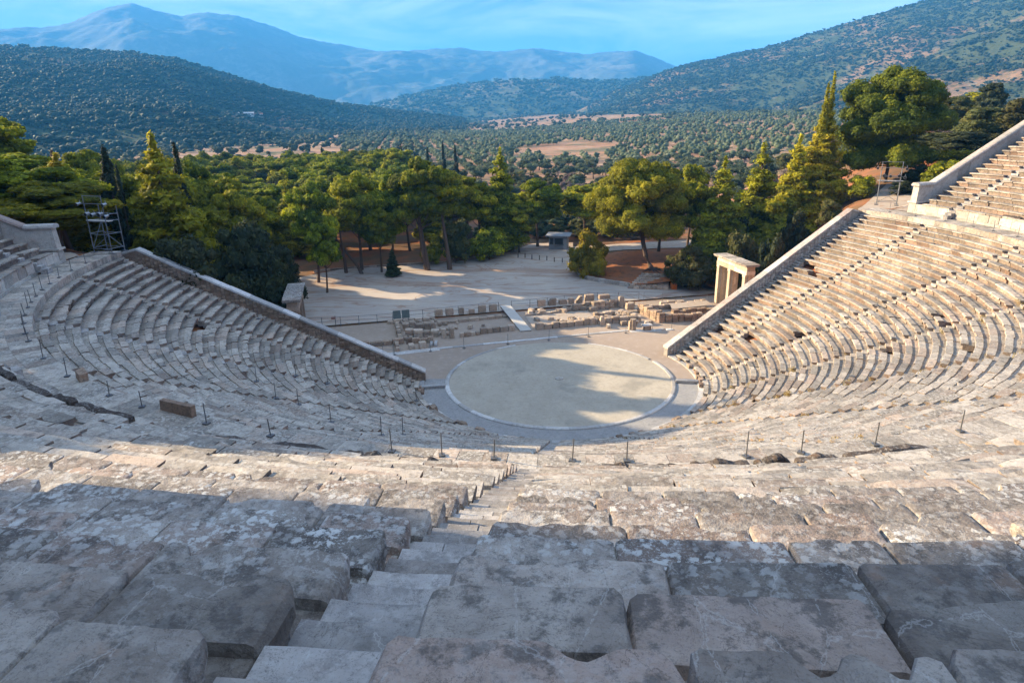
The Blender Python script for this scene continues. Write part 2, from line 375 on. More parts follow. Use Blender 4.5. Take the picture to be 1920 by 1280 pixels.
# ------------------------------------------------------------------ camera
F_PX, HZ, CP, YAW, ROLL = 1245.0, 213.3, (1.10, -54.88, 22.35), 5.474, -1.05
pt = math.atan((640-HZ)/F_PX); yw = rad(YAW); rl = rad(ROLL)
fw = Vector((-math.sin(yw)*math.cos(pt), math.cos(yw)*math.cos(pt), -math.sin(pt)))
rt = Vector((math.cos(yw), math.sin(yw), 0)); up = rt.cross(fw)
rt2 = rt*math.cos(rl)+up*math.sin(rl); up2 = -rt*math.sin(rl)+up*math.cos(rl)
cd = bpy.data.cameras.new('camera'); cam = bpy.data.objects.new('camera', cd); COL.objects.link(cam)
cd.sensor_width = 36; cd.lens = 36*F_PX/1920; cd.clip_start = .1; cd.clip_end = 30000
mw = Matrix((rt2, up2, -fw)).transposed().to_4x4(); mw.translation = Vector(CP); cam.matrix_world = mw
SC.camera = cam
# ------------------------------------------------------------------ the theatre
RS = random.Random(7)
K = 18.0; ST = [K*k for k in range(-4, 7)]
SW = .37                              # half width of a stair
amph = empty('amphitheatre', (0, 0, 0))
tag(amph, 'large ancient stone amphitheatre with curved rows of limestone seats around a round orchestra', 'amphitheatre')

def seat_profile(d, h, r):
    b = .40*d/.7+r.uniform(-.03, .03) if d < .75 else .52+r.uniform(-.05, .05)
    hh = h+.12
    return [(.15, -hh), (.14, -.17), (.03, -.125), (0, -.105), (0, -.018), (.018, 0), (b, 0), (b+.02, -.07), (d+.19, -.075), (d+.19, -hh)]
def add_block(mb, R, z, t0, t1, d, h, r, rough=.012, clean=False, chip=True):
    prof = seat_profile(d, h, r)
    dz = r.uniform(-.022, .022)*(0 if clean else 1); dr = r.uniform(-.035, .035)*(0.15 if clean else 1)
    nseg = max(1, int(round((t1-t0)*R*math.pi/180/.45)))
    tilt = r.uniform(-.012, .012)*(0 if clean else 1)
    broken = (not clean) and r.random() < .10
    rows = []
    for s in range(nseg+1):
        th = t0+(t1-t0)*s/nseg; row = []
        e = r.uniform(.05, .16) if broken and r.random() < .6 else 0
        for j, (pr, pz) in enumerate(prof):
            jr = r.uniform(-rough, rough) if j in (2, 3, 4, 5) else 0
            jz = r.uniform(-rough, rough)*.6 if j in (4, 5, 6) else 0
            rr = pr+dr+jr+(e if j < 6 else 0)
            if j in (3, 4, 5) and chip and s in (0, nseg) and r.random() < .5 and not clean: rr += r.uniform(.01, .07); jz -= r.uniform(0, .05)
            row.append(pol(R+rr, th, z+pz+dz+jz+tilt*(s/nseg-.5)*2))
        rows.append(row)
    k = len(prof); vs = [p for row in rows for p in row]
    fs = [(s*k+j, s*k+(j+1) % k, (s+1)*k+(j+1) % k, (s+1)*k+j) for s in range(nseg) for j in range(k)]
    fs += [tuple(range(k-1, -1, -1)), tuple(range(nseg*k, nseg*k+k))]
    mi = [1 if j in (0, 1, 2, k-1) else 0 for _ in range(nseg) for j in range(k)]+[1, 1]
    mb.add(vs, fs, r.random(), mi)
# lumpy, finely cut block for the rows near the viewer
def fine_block(R, z, t0, t1, d, h, r, seed):
    base = seat_profile(d, h, r); prof = []
    closed = base+[base[0]]
    for a, b in zip(closed[:-1], closed[1:]):
        L = math.hypot(b[0]-a[0], b[1]-a[1]); n = max(1, int(round(L/.035)))
        for i in range(n): prof.append((a[0]+(b[0]-a[0])*i/n, a[1]+(b[1]-a[1])*i/n))
    prof = np.array(prof); k = len(prof)
    L = (t1-t0)*R*math.pi/180; ns = max(6, int(round(L/.04)))
    s = np.linspace(0, 1, ns+1)
    # rounded plan corners
    S, J = np.meshgrid(s, np.arange(k), indexing='ij')
    pr = prof[J.astype(int), 0].copy(); pz = prof[J.astype(int), 1].copy()
    along = S*L; o1, o2 = r.uniform(0, 90), r.uniform(0, 90)
    edge = np.minimum(along, L-along)
    # silhouette of the front edge: large chips
    chipn = fbm((along+o1)*1.6, np.full_like(along, o2), 4, 11)
    big = np.clip((chipn-.60)*1.6, 0, .25)*(1 if r.random() < .75 else .3)
    corner = np.clip(.03-edge, 0, .03)*r.uniform(.1, 1.5)
    front = np.clip(1-pr/.35, 0, 1)*(pz > -.2)
    corner = corner+.045*np.abs(fbm((along+o2)*7, np.full_like(along, o1), 4, 12)-.5)
    pr = pr+(big+corner)*front
    pz = pz-np.clip(.025-edge, 0, .025)*r.uniform(.2, .7)*(pz > -.03)
    # surface relief
    n1 = fbm(along*3.1+o1, (pr*3.1+pz*3.3+o2), 5, 21)-.5
    n2 = fbm(along*11+o2, (pr*11-pz*9+o1), 3, 31)-.5
    rel = .012*n1+.006*n2
    top = (pz > -.07) & (pr > .03)
    pz = pz+np.where(top, rel*1.3, 0); pr = pr-np.where(~top & (pr < d), rel*2.2, 0)
    dz = r.uniform(-.012, .012); dr = r.uniform(-.025, .025); tl = r.uniform(-.012, .012)
    TH = np.radians(t0+(t1-t0)*S)
    skew = r.uniform(-.015, .015)
    TH = TH+skew*np.clip(pr, 0, 1)/R
    RR = R+pr+dr
    V = np.stack([RR*np.sin(TH), -RR*np.cos(TH), z+pz+dz+tl*(S-.5)*2], -1)
    # end faces recede a little and are rough
    V = V.reshape(-1, 3)
    i = (np.arange(ns)[:, None]*k+np.arange(k)[None]).ravel(); j = (np.arange(ns)[:, None]*k+(np.arange(k)[None]+1) % k).ravel()
    F = np.stack([i, j, j+k, i+k], 1)
    # caps: rings shrinking towards the section's middle
    caps = []; nv = len(V); VV = [V]
    for end in (0, 1):
        ring = V[:k] if end == 0 else V[ns*k:(ns+1)*k]
        cen = ring.mean(0); prev = (np.arange(k) if end == 0 else ns*k+np.arange(k))
        tang = np.array([math.cos(rad(t0 if end == 0 else t1)), math.sin(rad(t0 if end == 0 else t1)), 0])*(-1 if end == 0 else 1)
        for q, f in enumerate((.8, .55, .3, .05)):
            rr = cen+(ring-cen)*f
            bulge = (.02+.05*(fbm(rr[:, 2]*5+o1+q, rr[:, 0]*5+rr[:, 1]*4+o2, 4, 41)-.3))
            rr = rr+tang*bulge[:, None]
            cur = nv+np.arange(k); nv += k; VV.append(rr)
            a = prev; b = np.roll(prev, -1); c2 = np.roll(cur, -1)
            f4 = np.stack([a, cur, c2, b], 1) if end == 1 else np.stack([a, b, c2, cur], 1)
            caps.append(f4[:, ::-1] if False else f4); prev = cur
    V = np.concatenate(VV); F = np.concatenate([F]+caps)
    me = npmesh('seat_block', V, F, np.full(len(V), r.random()), smooth=True)
    return me
def smooth_by_angle(me, ang=40):
    pass
def spans(a, b, stairs, R, w=SW):
    out = []; cur = a
    for s in stairs:
        dw = math.degrees(w/R)
        if s-dw <= a or s+dw >= b: continue
        out.append((cur, s-dw)); cur = s+dw
    out.append((cur, b)); return out
def divide(a, b, R, lo, hi, r):
    L = (b-a)*R*math.pi/180; n = max(1, int(round(L/r.uniform(lo, hi))))
    c = [a]+[a+(b-a)*(i+r.uniform(-.22, .22))/n for i in range(1, n)]+[b]
    return list(zip(c[:-1], c[1:]))
SEG = []
def seat_row(i, upper):
    r = random.Random(i*31+(1000 if upper else 0))
    R, z, d, h = (R0U+DU*i, Z0U+HU*i, DU, HU) if upper else (R0L+DL*i, Z0L+HL*i, DL, HL)
    a, b = (UH0, UH1) if upper else (TH0, TH1)
    eg = math.degrees(.75/R)         # a stair runs beside each end wall too
    for wi, (s0, s1) in enumerate(spans(a+eg, b-eg, ST, R)):
        mb = MB(); fine = []
        wedge_end = (not upper) and (s1 > TH1-14 or s0 < TH0+8.5)
        for (t0, t1) in divide(s0, s1, R, *((.85, 1.3) if upper and i >= 10 else (1.0, 1.7)), r):
            g = math.degrees(r.choice([.012, .016, .02, .03] if upper else [.009, .012, .016, .03])/R)
            tm = (t0+t1)/2
            if r.random() < .012 and not (upper and i > 8): continue           # a lost block
            dist = abs(tm)*R*math.pi/180
            if upper and i >= 10 and i <= 18 and dist < (54.75-R)*1.15+3.2: fine.append((t0+g, t1-g)); continue
            clean = wedge_end and r.random() < (.85 if tm > 0 else .7)
            add_block(mb, R, z, t0+g, t1-g, d, h, r, .020 if not clean else .004, clean)
        c = pol(R, (s0+s1)/2, z); dx, dy = c[0]-CP0[0], c[1]-CP0[1]
        seen = dy > 1.5 and abs(math.degrees(math.atan2(dx, dy))+5.5) < 44
        SEG.append(dict(u=upper, w=wi, i=i, mb=mb, fine=fine, R=R, z=z, d=d, h=h, r=r, score=((s1-s0)*R/(dx*dx+dy*dy+10)) if seen and mb.v else 0))
CP0 = (1.10, -54.88)
for i in range(NL): seat_row(i, False)
for i in range(NU): seat_row(i, True)
SEG.sort(key=lambda q: -q['score'])
wedges = {}
for n_, q in enumerate(SEG):          # the hundred rows that show largest are sub-parts; the rest stay in their wedge's own mesh
    wd = wedges.setdefault((q['u'], q['w']), dict(mb=MB(), rows=[], fine=[]))
    if n_ < 100 and q['score'] > 0: wd['rows'].append(q)
    else: wd['mb'].add(q['mb'].v, q['mb'].f, .5, list(q['mb'].m)); wd['mb'].t[len(wd['mb'].t)-len(q['mb'].v):] = q['mb'].t
    if q['fine']: wd['fine'].append(q)
for (u_, w_), wd in sorted(wedges.items()):
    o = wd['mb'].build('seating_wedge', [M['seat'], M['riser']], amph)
    for q in wd['rows']: q['mb'].build('seat_row', [M['seat'], M['riser']], o)
    for q in wd['fine']:
        for (t0, t1) in q['fine']:
            me = fine_block(q['R'], q['z'], t0, t1, q['d'], q['h'], q['r'], q['i'])
            fb = link('seat_block', me, M['near'], o); md = fb.modifiers.new('edge', 'EDGE_SPLIT'); md.split_angle = rad(30)

def stair(th, upper, mat):
    r = random.Random(int(th*10)+5*upper)
    mb = MB(); n, R0_, D_, H_, Z0_ = (NU, R0U, DU, HU, Z0U) if upper else (NL, R0L, DL, HL, Z0L)
    for i in range(-1 if not upper else -2, n):
        for half in (0, 1):
            Ra = R0_+D_*i+half*D_/2+.02; Rb = Ra+D_/2+.10
            zt = Z0_+H_*i-.04-H_/2*(1-half)+r.uniform(-.008, .008)
            if upper and i < 0 and Ra < RP-.9: continue
            if not upper and (i < 0 and half == 0): continue
            zb = zt-.42; w = SW-.008+r.uniform(0, .012)
            parts = [(-w, w)] if r.random() < .6 else [(-w, r.uniform(-.1, .1)), None]
            if parts[-1] is None: parts[-1] = (parts[0][1]+.008, w)
            for (wa, wb) in parts:
                def P(R, s, zz):
                    c = pol(R, th, zz); return (c[0]+math.cos(rad(th))*s, c[1]+math.sin(rad(th))*s, zz)
                m = 5; vs = []; ts = r.random(); dzz = r.uniform(-.006, .006)
                for q in range(m+1):
                    s = wa+(wb-wa)*q/m; j = r.uniform(-.012, .012); worn = -.018*math.sin(math.pi*(s+SW)/(2*SW))
                    vs += [P(Ra+.02+j, s, zb), P(Ra+.01+j, s, zt-.03+dzz), P(Ra+.03+j, s, zt+worn+dzz), P(Rb, s, zt+worn*.3+dzz), P(Rb, s, zb)]
                fs = [(q*5+a, q*5+(a+1) % 5, (q+1)*5+(a+1) % 5, (q+1)*5+a) for q in range(m) for a in range(5)]+[(4, 3, 2, 1, 0), tuple(range(m*5, m*5+5))]
                mb.add(vs, fs, ts)
    return mb.build('stairway', mat, amph)
for s in ST+[TH0+.95, TH1-.95]: stair(s, False, M['step'] if abs(s) < 60 else M['seat'])
for s in ST: 
    if UH0 < s < UH1: stair(s, True, M['step'])

def ring_slabs(name, ra, rb, z, a, b, mat, w, thick=.25, rows=1, r=None, jit=.006, gap=.006, parent=amph):
    r = r or random.Random(hash(name) % 1000 if False else len(name))
    mb = MB(); dr = (rb-ra)/rows
    for q in range(rows):
        R1 = ra+q*dr+(gap if q else 0); R2 = ra+(q+1)*dr
        for (t0, t1) in divide(a, b, (R1+R2)/2, w*.75, w*1.25, r):
            g = math.degrees(gap/R1); n = 2; dz = r.uniform(-jit, jit); vs = []
            for s in range(n+1):
                th = t0+g+(t1-t0-2*g)*s/n
                vs += [pol(R1, th, z+dz-thick), pol(R1, th, z+dz), pol(R2, th, z+dz), pol(R2, th, z+dz-thick)]
            fs = [(s*4+j, s*4+(j+1) % 4, (s+1)*4+(j+1) % 4, (s+1)*4+j) for s in range(n) for j in range(4)]+[(3, 2, 1, 0), (n*4, n*4+1, n*4+2, n*4+3)]
            mb.add(vs, fs, r.random())
    return mb.build(name, mat, parent)
ring_slabs('walkway', 36.25, 38.66, ZD, TH0, TH1, M['seat'], .9, .75, 2)
# podium wall: base course, tall orthostats with open joints and breaks at the stairs
def podium():
    r = random.Random(3); mb = MB()
    def arc(R1, R2, z0, z1, t0, t1, tt, lean=0.0, jj=.012):
        n = 2; vs = []
        for s in range(n+1):
            th = t0+(t1-t0)*s/n
            vs += [pol(R1+r.uniform(-jj, jj), th, z0), pol(R1+lean+r.uniform(-jj, jj), th, z1+r.uniform(-jj, jj)), pol(R2, th, z1), pol(R2, th, z0)]
        fs = [(s*4+j, s*4+(j+1) % 4, (s+1)*4+(j+1) % 4, (s+1)*4+j) for s in range(n) for j in range(4)]+[(3, 2, 1, 0), (n*4, n*4+1, n*4+2, n*4+3)]
        mb.add(vs, fs, tt)
    for (a, b) in spans(UH0, UH1, ST, RP):
        for (t0, t1) in divide(a, b, RP, 1.1, 1.5, r):
            g = math.degrees(.01/RP); arc(RP-.14, RP+.4, ZD-.1, ZD+.20+r.uniform(-.02, .02), t0+g, t1-g, r.random(), 0, .02)
        for (t0, t1) in divide(a, b, RP, .85, 1.3, r):
            g = math.degrees(r.choice([.008, .015, .035])/RP); arc(RP-.02, RP+.35, ZD+.16, Z0U-.12, t0+g, t1-g, r.random(), .04, .015)
    return mb.build('podium_wall', M['ortho'], amph)
podium()
# upstanding seat backs that remain along the top row of the lower tier
def backs():
    r = random.Random(12)
    t = -64.0
    while t < 100:
        L = r.uniform(.9, 2.8); dt = math.degrees(L/39.1)
        near_stair = any(abs(t+dt/2-s) < .7+dt/2 for s in ST)
        if not near_stair and r.random() < .88:
            mb = MB(); n = 18; hmax = r.choice([.15, .2, .25, .3, .36]); vs = []; o = r.uniform(0, 50); jj = 0
            for s in range(n+1):
                th = t+dt*.98*s/n
                hh = max(.04, hmax*(math.sin(math.pi*min(1, max(0, .08+.84*s/n)))**.3)*(.55+.9*float(fbm(o+s*.22, 3.3, 2, 2))))
                jj = jj*.6+r.uniform(-.02, .02)
                hh *= r.uniform(.93, 1.04)
                vs += [pol(38.86+jj, th, 12.9), pol(38.87+jj, th, 13.2+hh*.9), pol(38.93+jj, th, 13.2+hh), pol(39.12+jj, th, 13.2+hh*.97), pol(39.17+jj*1.4, th, 13.2+hh*.85), pol(39.18+jj, th, 12.9)]
            fs = [(s*6+j, s*6+(j+1) % 6, (s+1)*6+(j+1) % 6, (s+1)*6+j) for s in range(n) for j in range(6)]+[(5, 4, 3, 2, 1, 0), tuple(range(n*6, n*6+6))]
            mb.add(vs, fs, r.random()); mb.build('seat_backrest', M['shade_crust'], amph)
        t += dt+math.degrees(r.uniform(.02, .5)/39.1)
backs()
SLAB = (36.4, -21.3)
# a leaning slab left of the centre, seen in the top row
mb = MB(); c = pol(SLAB[0], SLAB[1], ZD+.1); mb.box(c, (1.7, .2, .62), rad(SLAB[1]), .9, .03, RS)
mb.build('fallen_slab', M['rubble'], amph)
mb = MB(); mb.box(pol(36.4, SLAB[1]-10.5, ZD+.12), (.7, .3, .5), rad(-43), .8, .06, RS); mb.build('fallen_slab', M['rubble'], amph)

# first step / kerb at the foot of the seats, with loose broken pieces
ring_slabs('front_kerb', 11.95, 12.42, .13, TH0, TH1, M['marble'], 1.2, .3)

# end walls of the lower tier
def end_wall(th, side, mat_face):
    """parapet that climbs beside the last stair; side=+1 outside lies towards growing th"""
    w = empty('retaining_wall', (0, 0, 0)); w.parent = amph
    o = side
    def P(R, off, z):
        c = pol(R, th); t = rad(th); return (c[0]+math.cos(t)*off*o, c[1]+math.sin(t)*off*o, z)
    r = random.Random(int(abs(th)))
    Rs = list(np.arange(11.9, 35.0, .55))+[35.0]
    zz = lambda R: 1.02+(R-12.3)*.4915
    mb = MB()
    for a, b in zip(Rs[:-1], Rs[1:]):
        nst = 1
        za0, zb0 = zsurf(max(a, 12.31))-.9, zsurf(max(b, 12.31))-.9
        mb.hexa([P(a, 0, za0-3), P(b, 0, zb0-3), P(b, .55, zb0-5), P(a, .55, za0-5)], [P(a, 0, zz(a)), P(b, 0, zz(b)), P(b, .55, zz(b)), P(a, .55, zz(a))], .3)
    # level top stretch along the walkway
    ztop = zz(35.0)
    mb.hexa([P(35, 0, 9), P(38.4, 0, 9), P(38.4, .55, 8), P(35, .55, 8)], [P(35, 0, ztop), P(38.4, 0, ztop-.85), P(38.4, .55, ztop-.85), P(35, .55, ztop)], .3)
    body = mb.build('rubble_masonry', mat_face, w, fix=True)
    # coursed rubble stones on the inner face
    mb = MB()
    R = 12.2
    while R < 34.8:
        L = r.uniform(.22, .55)
        z = zsurf(R)-.25+r.uniform(0, .1)
        while z < zz(R)-.06:
            hh = r.uniform(.10, .22)
            L2 = L*r.uniform(.7, 1.0)
            c = P(R+L2/2, -.0, z+hh/2)
            mb.box(c, (.10+r.uniform(0, .05), L2*.95, hh*.88), rad(th), r.random(), .018, r)
            z += hh
        R += L
    mb.build('facing_stone', mat_face, w)
    mb = MB(); R = 11.85
    while R < 35:
        L = min(r.uniform(1.0, 1.7), 35.02-R); b = R+L-.012
        j = r.uniform(-.015, .015)
        lo = [P(R, -.10, zz(R)+.005+j), P(b, -.10, zz(b)+.005+j), P(b, .68, zz(b)+.005+j), P(R, .68, zz(R)+.005+j)]
        hi = [P(R, -.08, zz(R)+.17+j), P(b, -.08, zz(b)+.17+j), P(b, .62, zz(b)+.20+j), P(R, .62, zz(R)+.20+j)]
        mb.hexa(lo, hi, r.random()); R += L
    R = 35.03
    while R < 38.3:
        L = r.uniform(.9, 1.3); b = min(R+L-.012, 38.45); z1, z2 = ztop-(R-35)*.25, ztop-(b-35)*.25
        mb.hexa([P(R, -.10, z1+.005), P(b, -.10, z2+.005), P(b, .68, z2+.005), P(R, .68, z1+.005)],
                [P(R, -.08, z1+.18), P(b, -.08, z2+.18), P(b, .62, z2+.2), P(R, .62, z1+.2)], r.random()); R += L
    mb.build('coping', M['wallstone'] if side > 0 else M['marble'], w, fix=True)
end_wall(TH1, 1, M['wallstone']); end_wall(TH0, -1, M['rubble'])
# end walls of the upper tier: pier on the podium corner, then a rounded coping that climbs
def upper_wall(th, side):
    w = empty('parapet_wall', (0, 0, 0)); w.parent = amph; o = side
    def P(R, off, z):
        c = pol(R, th); t = rad(th); return (c[0]+math.cos(t)*off*o, c[1]+math.sin(t)*off*o, z)
    r = random.Random(77+int(abs(th)))
    zt = lambda R: max(14.85, 14.85+(R-40.6)*.487)
    mb = MB()
    mb.hexa([P(38.52, -.02, ZD-.2), P(40.6, -.02, ZD-.2), P(40.6, .85, ZD-1), P(38.52, .85, ZD-1)], [P(38.6, .0, 13.18), P(40.6, .0, 13.18), P(40.6, .78, 13.18), P(38.6, .78, 13.18)], .2)
    mb.hexa([P(38.62, .03, 13.31), P(40.6, .03, 13.31), P(40.6, .72, 13.31), P(38.62, .72, 13.31)], [P(38.72, .06, 14.83), P(40.6, .06, 14.83), P(40.6, .70, 14.83), P(38.72, .70, 14.83)], .1)
    mb.hexa([P(38.45, -.12, 13.185), P(40.6, -.12, 13.185), P(40.6, .9, 13.185), P(38.45, .9, 13.185)], [P(38.45, -.12, 13.305), P(40.6, -.12, 13.305), P(40.6, .9, 13.305), P(38.45, .9, 13.305)], .4)
    Rs = np.arange(40.61, 57.2, 1.5)
    for a in Rs:
        b = a+1.485
        mb.hexa([P(a, .04, 10), P(b, .04, 10), P(b, .66, 9), P(a, .66, 9)], [P(a, .04, zt(a)-.02), P(b, .04, zt(b)-.02), P(b, .66, zt(b)-.02), P(a, .66, zt(a)-.02)], r.random()*.5)
    mb.build('wall_block', M['ortho'], w, fix=True)
    mb = MB()
    prof = [(-.09, 0), (-.11, .10), (-.04, .24), (.15, .31), (.55, .31), (.74, .24), (.81, .10), (.79, 0)]
    def capseg(a, b, t):
        vs = [P(a, s, zt(a)-.01+uz) for s, uz in prof]+[P(b, s, zt(b)-.01+uz) for s, uz in prof]
        k = len(prof); mb.add(vs, [(j, (j+1) % k, k+(j+1) % k, k+j) for j in range(k)]+[tuple(range(k-1, -1, -1)), tuple(range(k, 2*k))], t)
    capseg(38.5, 40.60, .1)
    R = 40.61
    while R < 57:
        L = r.uniform(1.5, 2.3); capseg(R, R+L-.015, r.choice([.1, .3, .75, .98])); R += L
    mb.build('coping', M['wallstone'], w, fix=True)
upper_wall(UH1, 1); upper_wall(UH0, -1)

# ------------------------------------------------------------------ orchestra and stage ground
def disc(name, R, z, mat, n=96, a0=0, a1=360, rin=None):
    th = np.linspace(rad(a0), rad(a1), n+1); rs = [rin if rin else 0.0]+[R] if rin else [0.0, R*.5, R]
    V = []; 
    for rr in rs: V += [(rr*math.sin(t), -rr*math.cos(t), z) for t in th]
    m = n+1; F = [(q*m+i, q*m+i+1, (q+1)*m+i+1, (q+1)*m+i) for q in range(len(rs)-1) for i in range(n)]
    F = [f[::-1] for f in F]
    o = link(name, npmesh(name, np.array(V), np.array(F)), mat); return o
tag(disc('orchestra_floor', 9.8, .035, M['orch']), kind='structure')
o = disc('orchestra_channel', 12.0, .014, M['marble'], 96, TH0-3, TH1-33+3, 10.1); tag(o, kind='structure')
# stone ring: a raised rounded kerb of separate stones, sunk level on the stage side
ring = empty('stone_ring', (0, 0, 0)); tag(ring, 'pale stone ring kerb that edges the round orchestra floor', 'stone kerb')
r = random.Random(2); mb = MB()
for (t0, t1) in divide(-128, 118, 10, 1.5, 2.2, r)+divide(122, 164, 10, 1.6, 2.2, r)+divide(-152, -128, 10, 1.5, 2, r):
    g = math.degrees(.008/10); n = 5; vs = []; k = 7
    for s in range(n+1):
        th = t0+g+(t1-t0-2*g)*s/n; low = .09 if th > 118 or th < -100 else 0
        lw = .0 if not (th > 150 or th < -135) else .12
        for (pr, pz) in ((9.76, -.1), (9.76, .115), (9.79, .13), (10.02, .125), (10.12, .085), (10.14, .03), (10.12, -.1)):
            vs.append(pol(min(pr, 10.14-lw), th, pz-(low*.6 if pz > 0 else 0)))
    mb.add(vs, [(s*k+j, s*k+(j+1) % k, (s+1)*k+(j+1) % k, (s+1)*k+j) for s in range(n) for j in range(k)]+[tuple(range(k-1, -1, -1)), tuple(range(n*k, n*k+k))], r.random())
mb.build('kerb_stone', M['marble'], ring)
mb = MB()
mb.tube((.0, .0, .03), (.0, 0, .10), .40, .38, 24, .2); mb.tube((0, 0, .09), (0, 0, .125), .10, .09, 12, .9)
tag(mb.build('centre_stone', M['ortho']), 'small round pale stone set in the middle of the orchestra floor', 'stone disc')
for (a, lab) in ((-76.5, 'stone drain beam bridging the channel on the shaded left side of the orchestra'), (88, 'stone drain beam bridging the channel on the sunny right side of the orchestra')):
    mb = MB(); c = pol(11.07, a, .16); mb.box(c, (.42, 1.9, .2), rad(a), .3, .02, RS); mb.box(pol(11.07, a, .05), (.36, 1.2, .12), rad(a), .9, .01, RS)
    tag(mb.build('stone_beam', M['marble']), lab, 'stone beam')

def sheet(name, pts, z, mat, sub=1.0):
    import bmesh
    bm = bmesh.new(); vs = [bm.verts.new((p[0], p[1], 0)) for p in pts]; bm.faces.new(vs)
    bmesh.ops.triangulate(bm, faces=bm.faces[:])
    for _ in range(5):
        es = [e for e in bm.edges if e.calc_length() > 3.0]
        if not es: break
        bmesh.ops.subdivide_edges(bm, edges=es, cuts=1, use_grid_fill=False); bmesh.ops.triangulate(bm, faces=bm.faces[:])
    for v in bm.verts:
        v.co.z = z(v.co.x, v.co.y) if callable(z) else z
    bmesh.ops.recalc_face_normals(bm, faces=bm.faces[:])
    me = bpy.data.meshes.new(name); bm.to_mesh(me); bm.free()
    if sum(p.normal.z for p in me.polygons) < 0: me.flip_normals()
    return link(name, me, mat)
def pl(v): return min(1, max(0, (v-22)/25))
def pz(x, y): v = -x*sA+y*cA; return pl(v)+.05
court = [uv(*p) for p in [(-30, 21.6), (-29, 3)]]+[pol(13.5, -84.5), pol(12.4, -78), pol(5, -90), pol(4, 0), pol(5, 90), pol(12.4, 84), pol(12.5, 100), pol(12.5, 116), pol(14, 122.5)]+[uv(*p) for p in [(27, 6.5), (33, 8), (33, 21.6)]]
o = sheet('stage_ground', court, -.002, M['court']); tag(o, kind='structure')
plz = [(-34, 22.2), (-32, 34), (-28.9, 40), (-25.3, 44), (-18.7, 47.4), (-6.2, 46.8), (-2, 47.5), (6.4, 51), (13, 58), (20, 57), (16.6, 46), (14.5, 41), (13.8, 38), (13.9, 34.4), (15.6, 30.5), (18.9, 27), (24, 24.4), (30, 22.2)]
o = sheet('forecourt', [uv(*p) for p in plz], pz, M['plaza']); tag(o, kind='structure')
o = sheet('path', [uv(*p) for p in [(13.5, 34), (15.6, 30.3), (19, 26.7), (25, 23.6), (36, 18.5), (36, 21), (26, 25.6), (20, 28)]][::1], lambda x, y: T(x, y)+.09, M['path']); tag(o, kind='structure')
o = sheet('road', [uv(*p) for p in [(14, 46), (22, 47.5), (36, 46), (52, 50), (52, 55), (34, 51.5), (22, 53), (12, 58)]], lambda x, y: T(x, y)+.10, M['path']); tag(o, kind='structure')
o = sheet('terrace', [pol(36.5, TH1+.6), pol(38.7, TH1+.3), pol(39, UH1+1.2), pol(56, UH1+1.2), pol(56, 132), pol(42, 127)], lambda x, y: T(x, y)+.16, M['path']); tag(o, kind='structure')
o = sheet('terrace', [pol(36.5, TH0-.6), pol(42, -89), pol(56, -92), pol(56, UH0-1.2), pol(39, UH0-1.2), pol(38.7, TH0-.3)], lambda x, y: T(x, y)+.16, M['path']); tag(o, kind='structure')

# kerb line of the stage front, and the pale line on the court
def strip(pts, w, h, mat, name, L=1.6, r=RS, parent=None, base=0.0, jit=.01):
    mb = MB()
    for a, b in zip(pts[:-1], pts[1:]):
        d = math.dist(a[:2], b[:2]); n = max(1, round(d/L)); ang = math.atan2(b[1]-a[1], b[0]-a[0])
        for i in range(n):
            f = (i+.5)/n; mb.box((a[0]+(b[0]-a[0])*f, a[1]+(b[1]-a[1])*f, base+h/2-.02+r.uniform(-jit, jit)*.5), (d/n-.012, w*r.uniform(.96, 1.04), h), ang, r.random(), jit, r)
    return mb.build(name, mat, parent)
o = strip([uv(-12.7, 11.0), uv(11.2, 11.25)], .42, .07, M['marble'], 'stage_kerb'); tag(o, 'long straight line of flat pale kerb stones between the orchestra and the stage ruins', 'kerb line')
o = strip([uv(11.3, 10.9), uv(14.6, 10.3)], .8, .05, M['marble'], 'paving_slab', 1.1); tag(o, 'flat pale paving slabs under the column stub at the end of the stage kerb', 'paving')
o = strip([uv(-15.8, 10.6), uv(-9.3, 10.9)], .9, .05, M['marble'], 'paving_slab', 1.3); tag(o, 'flat bluish paving slabs beside the cut blocks left of the stage kerb', 'paving')

# ------------------------------------------------------------------ rough stones
def rock(mb, c, d, rz=0.0, r=RS, t=None, rough=.12, taper=.12):
    """a worn block: subdivided box pushed about and rounded"""
    n = 4; g = np.linspace(-1, 1, n+1); vs = []; idx = {}
    def vid(i, j, k):
        if (i, j, k) not in idx:
            x, y, z = g[i], g[j], g[k]
            m = (abs(x)**6+abs(y)**6+abs(z)**6)**(1/6.0)
            x, y, z = x/m*.5+x*.5, y/m*.5+y*.5, z/m*.5+z*.5
            q = 1-taper*(z+1)/2
            x = x*q+r.uniform(-1, 1)*rough*.35; y = y*q+r.uniform(-1, 1)*rough*.35; z += r.uniform(-1, 1)*rough*.35
            x *= d[0]/2; y *= d[1]/2; z *= d[2]/2
            co, si = math.cos(rz), math.sin(rz)
            vs.append((c[0]+x*co-y*si, c[1]+x*si+y*co, c[2]+z)); idx[(i, j, k)] = len(vs)-1
        return idx[(i, j, k)]
    fs = []
    for a in range(n):
        for b in range(n):
            fs += [(vid(a, b, 0), vid(a, b+1, 0), vid(a+1, b+1, 0), vid(a+1, b, 0)), (vid(a, b, n), vid(a+1, b, n), vid(a+1, b+1, n), vid(a, b+1, n)),
                   (vid(a, 0, b), vid(a+1, 0, b), vid(a+1, 0, b+1), vid(a, 0, b+1)), (vid(a, n, b), vid(a, n, b+1), vid(a+1, n, b+1), vid(a+1, n, b)),
                   (vid(0, a, b), vid(0, a, b+1), vid(0, a+1, b+1), vid(0, a+1, b)), (vid(n, a, b), vid(n, a+1, b), vid(n, a+1, b+1), vid(n, a, b+1))]
    mb.add(vs, fs, r.random() if t is None else t)
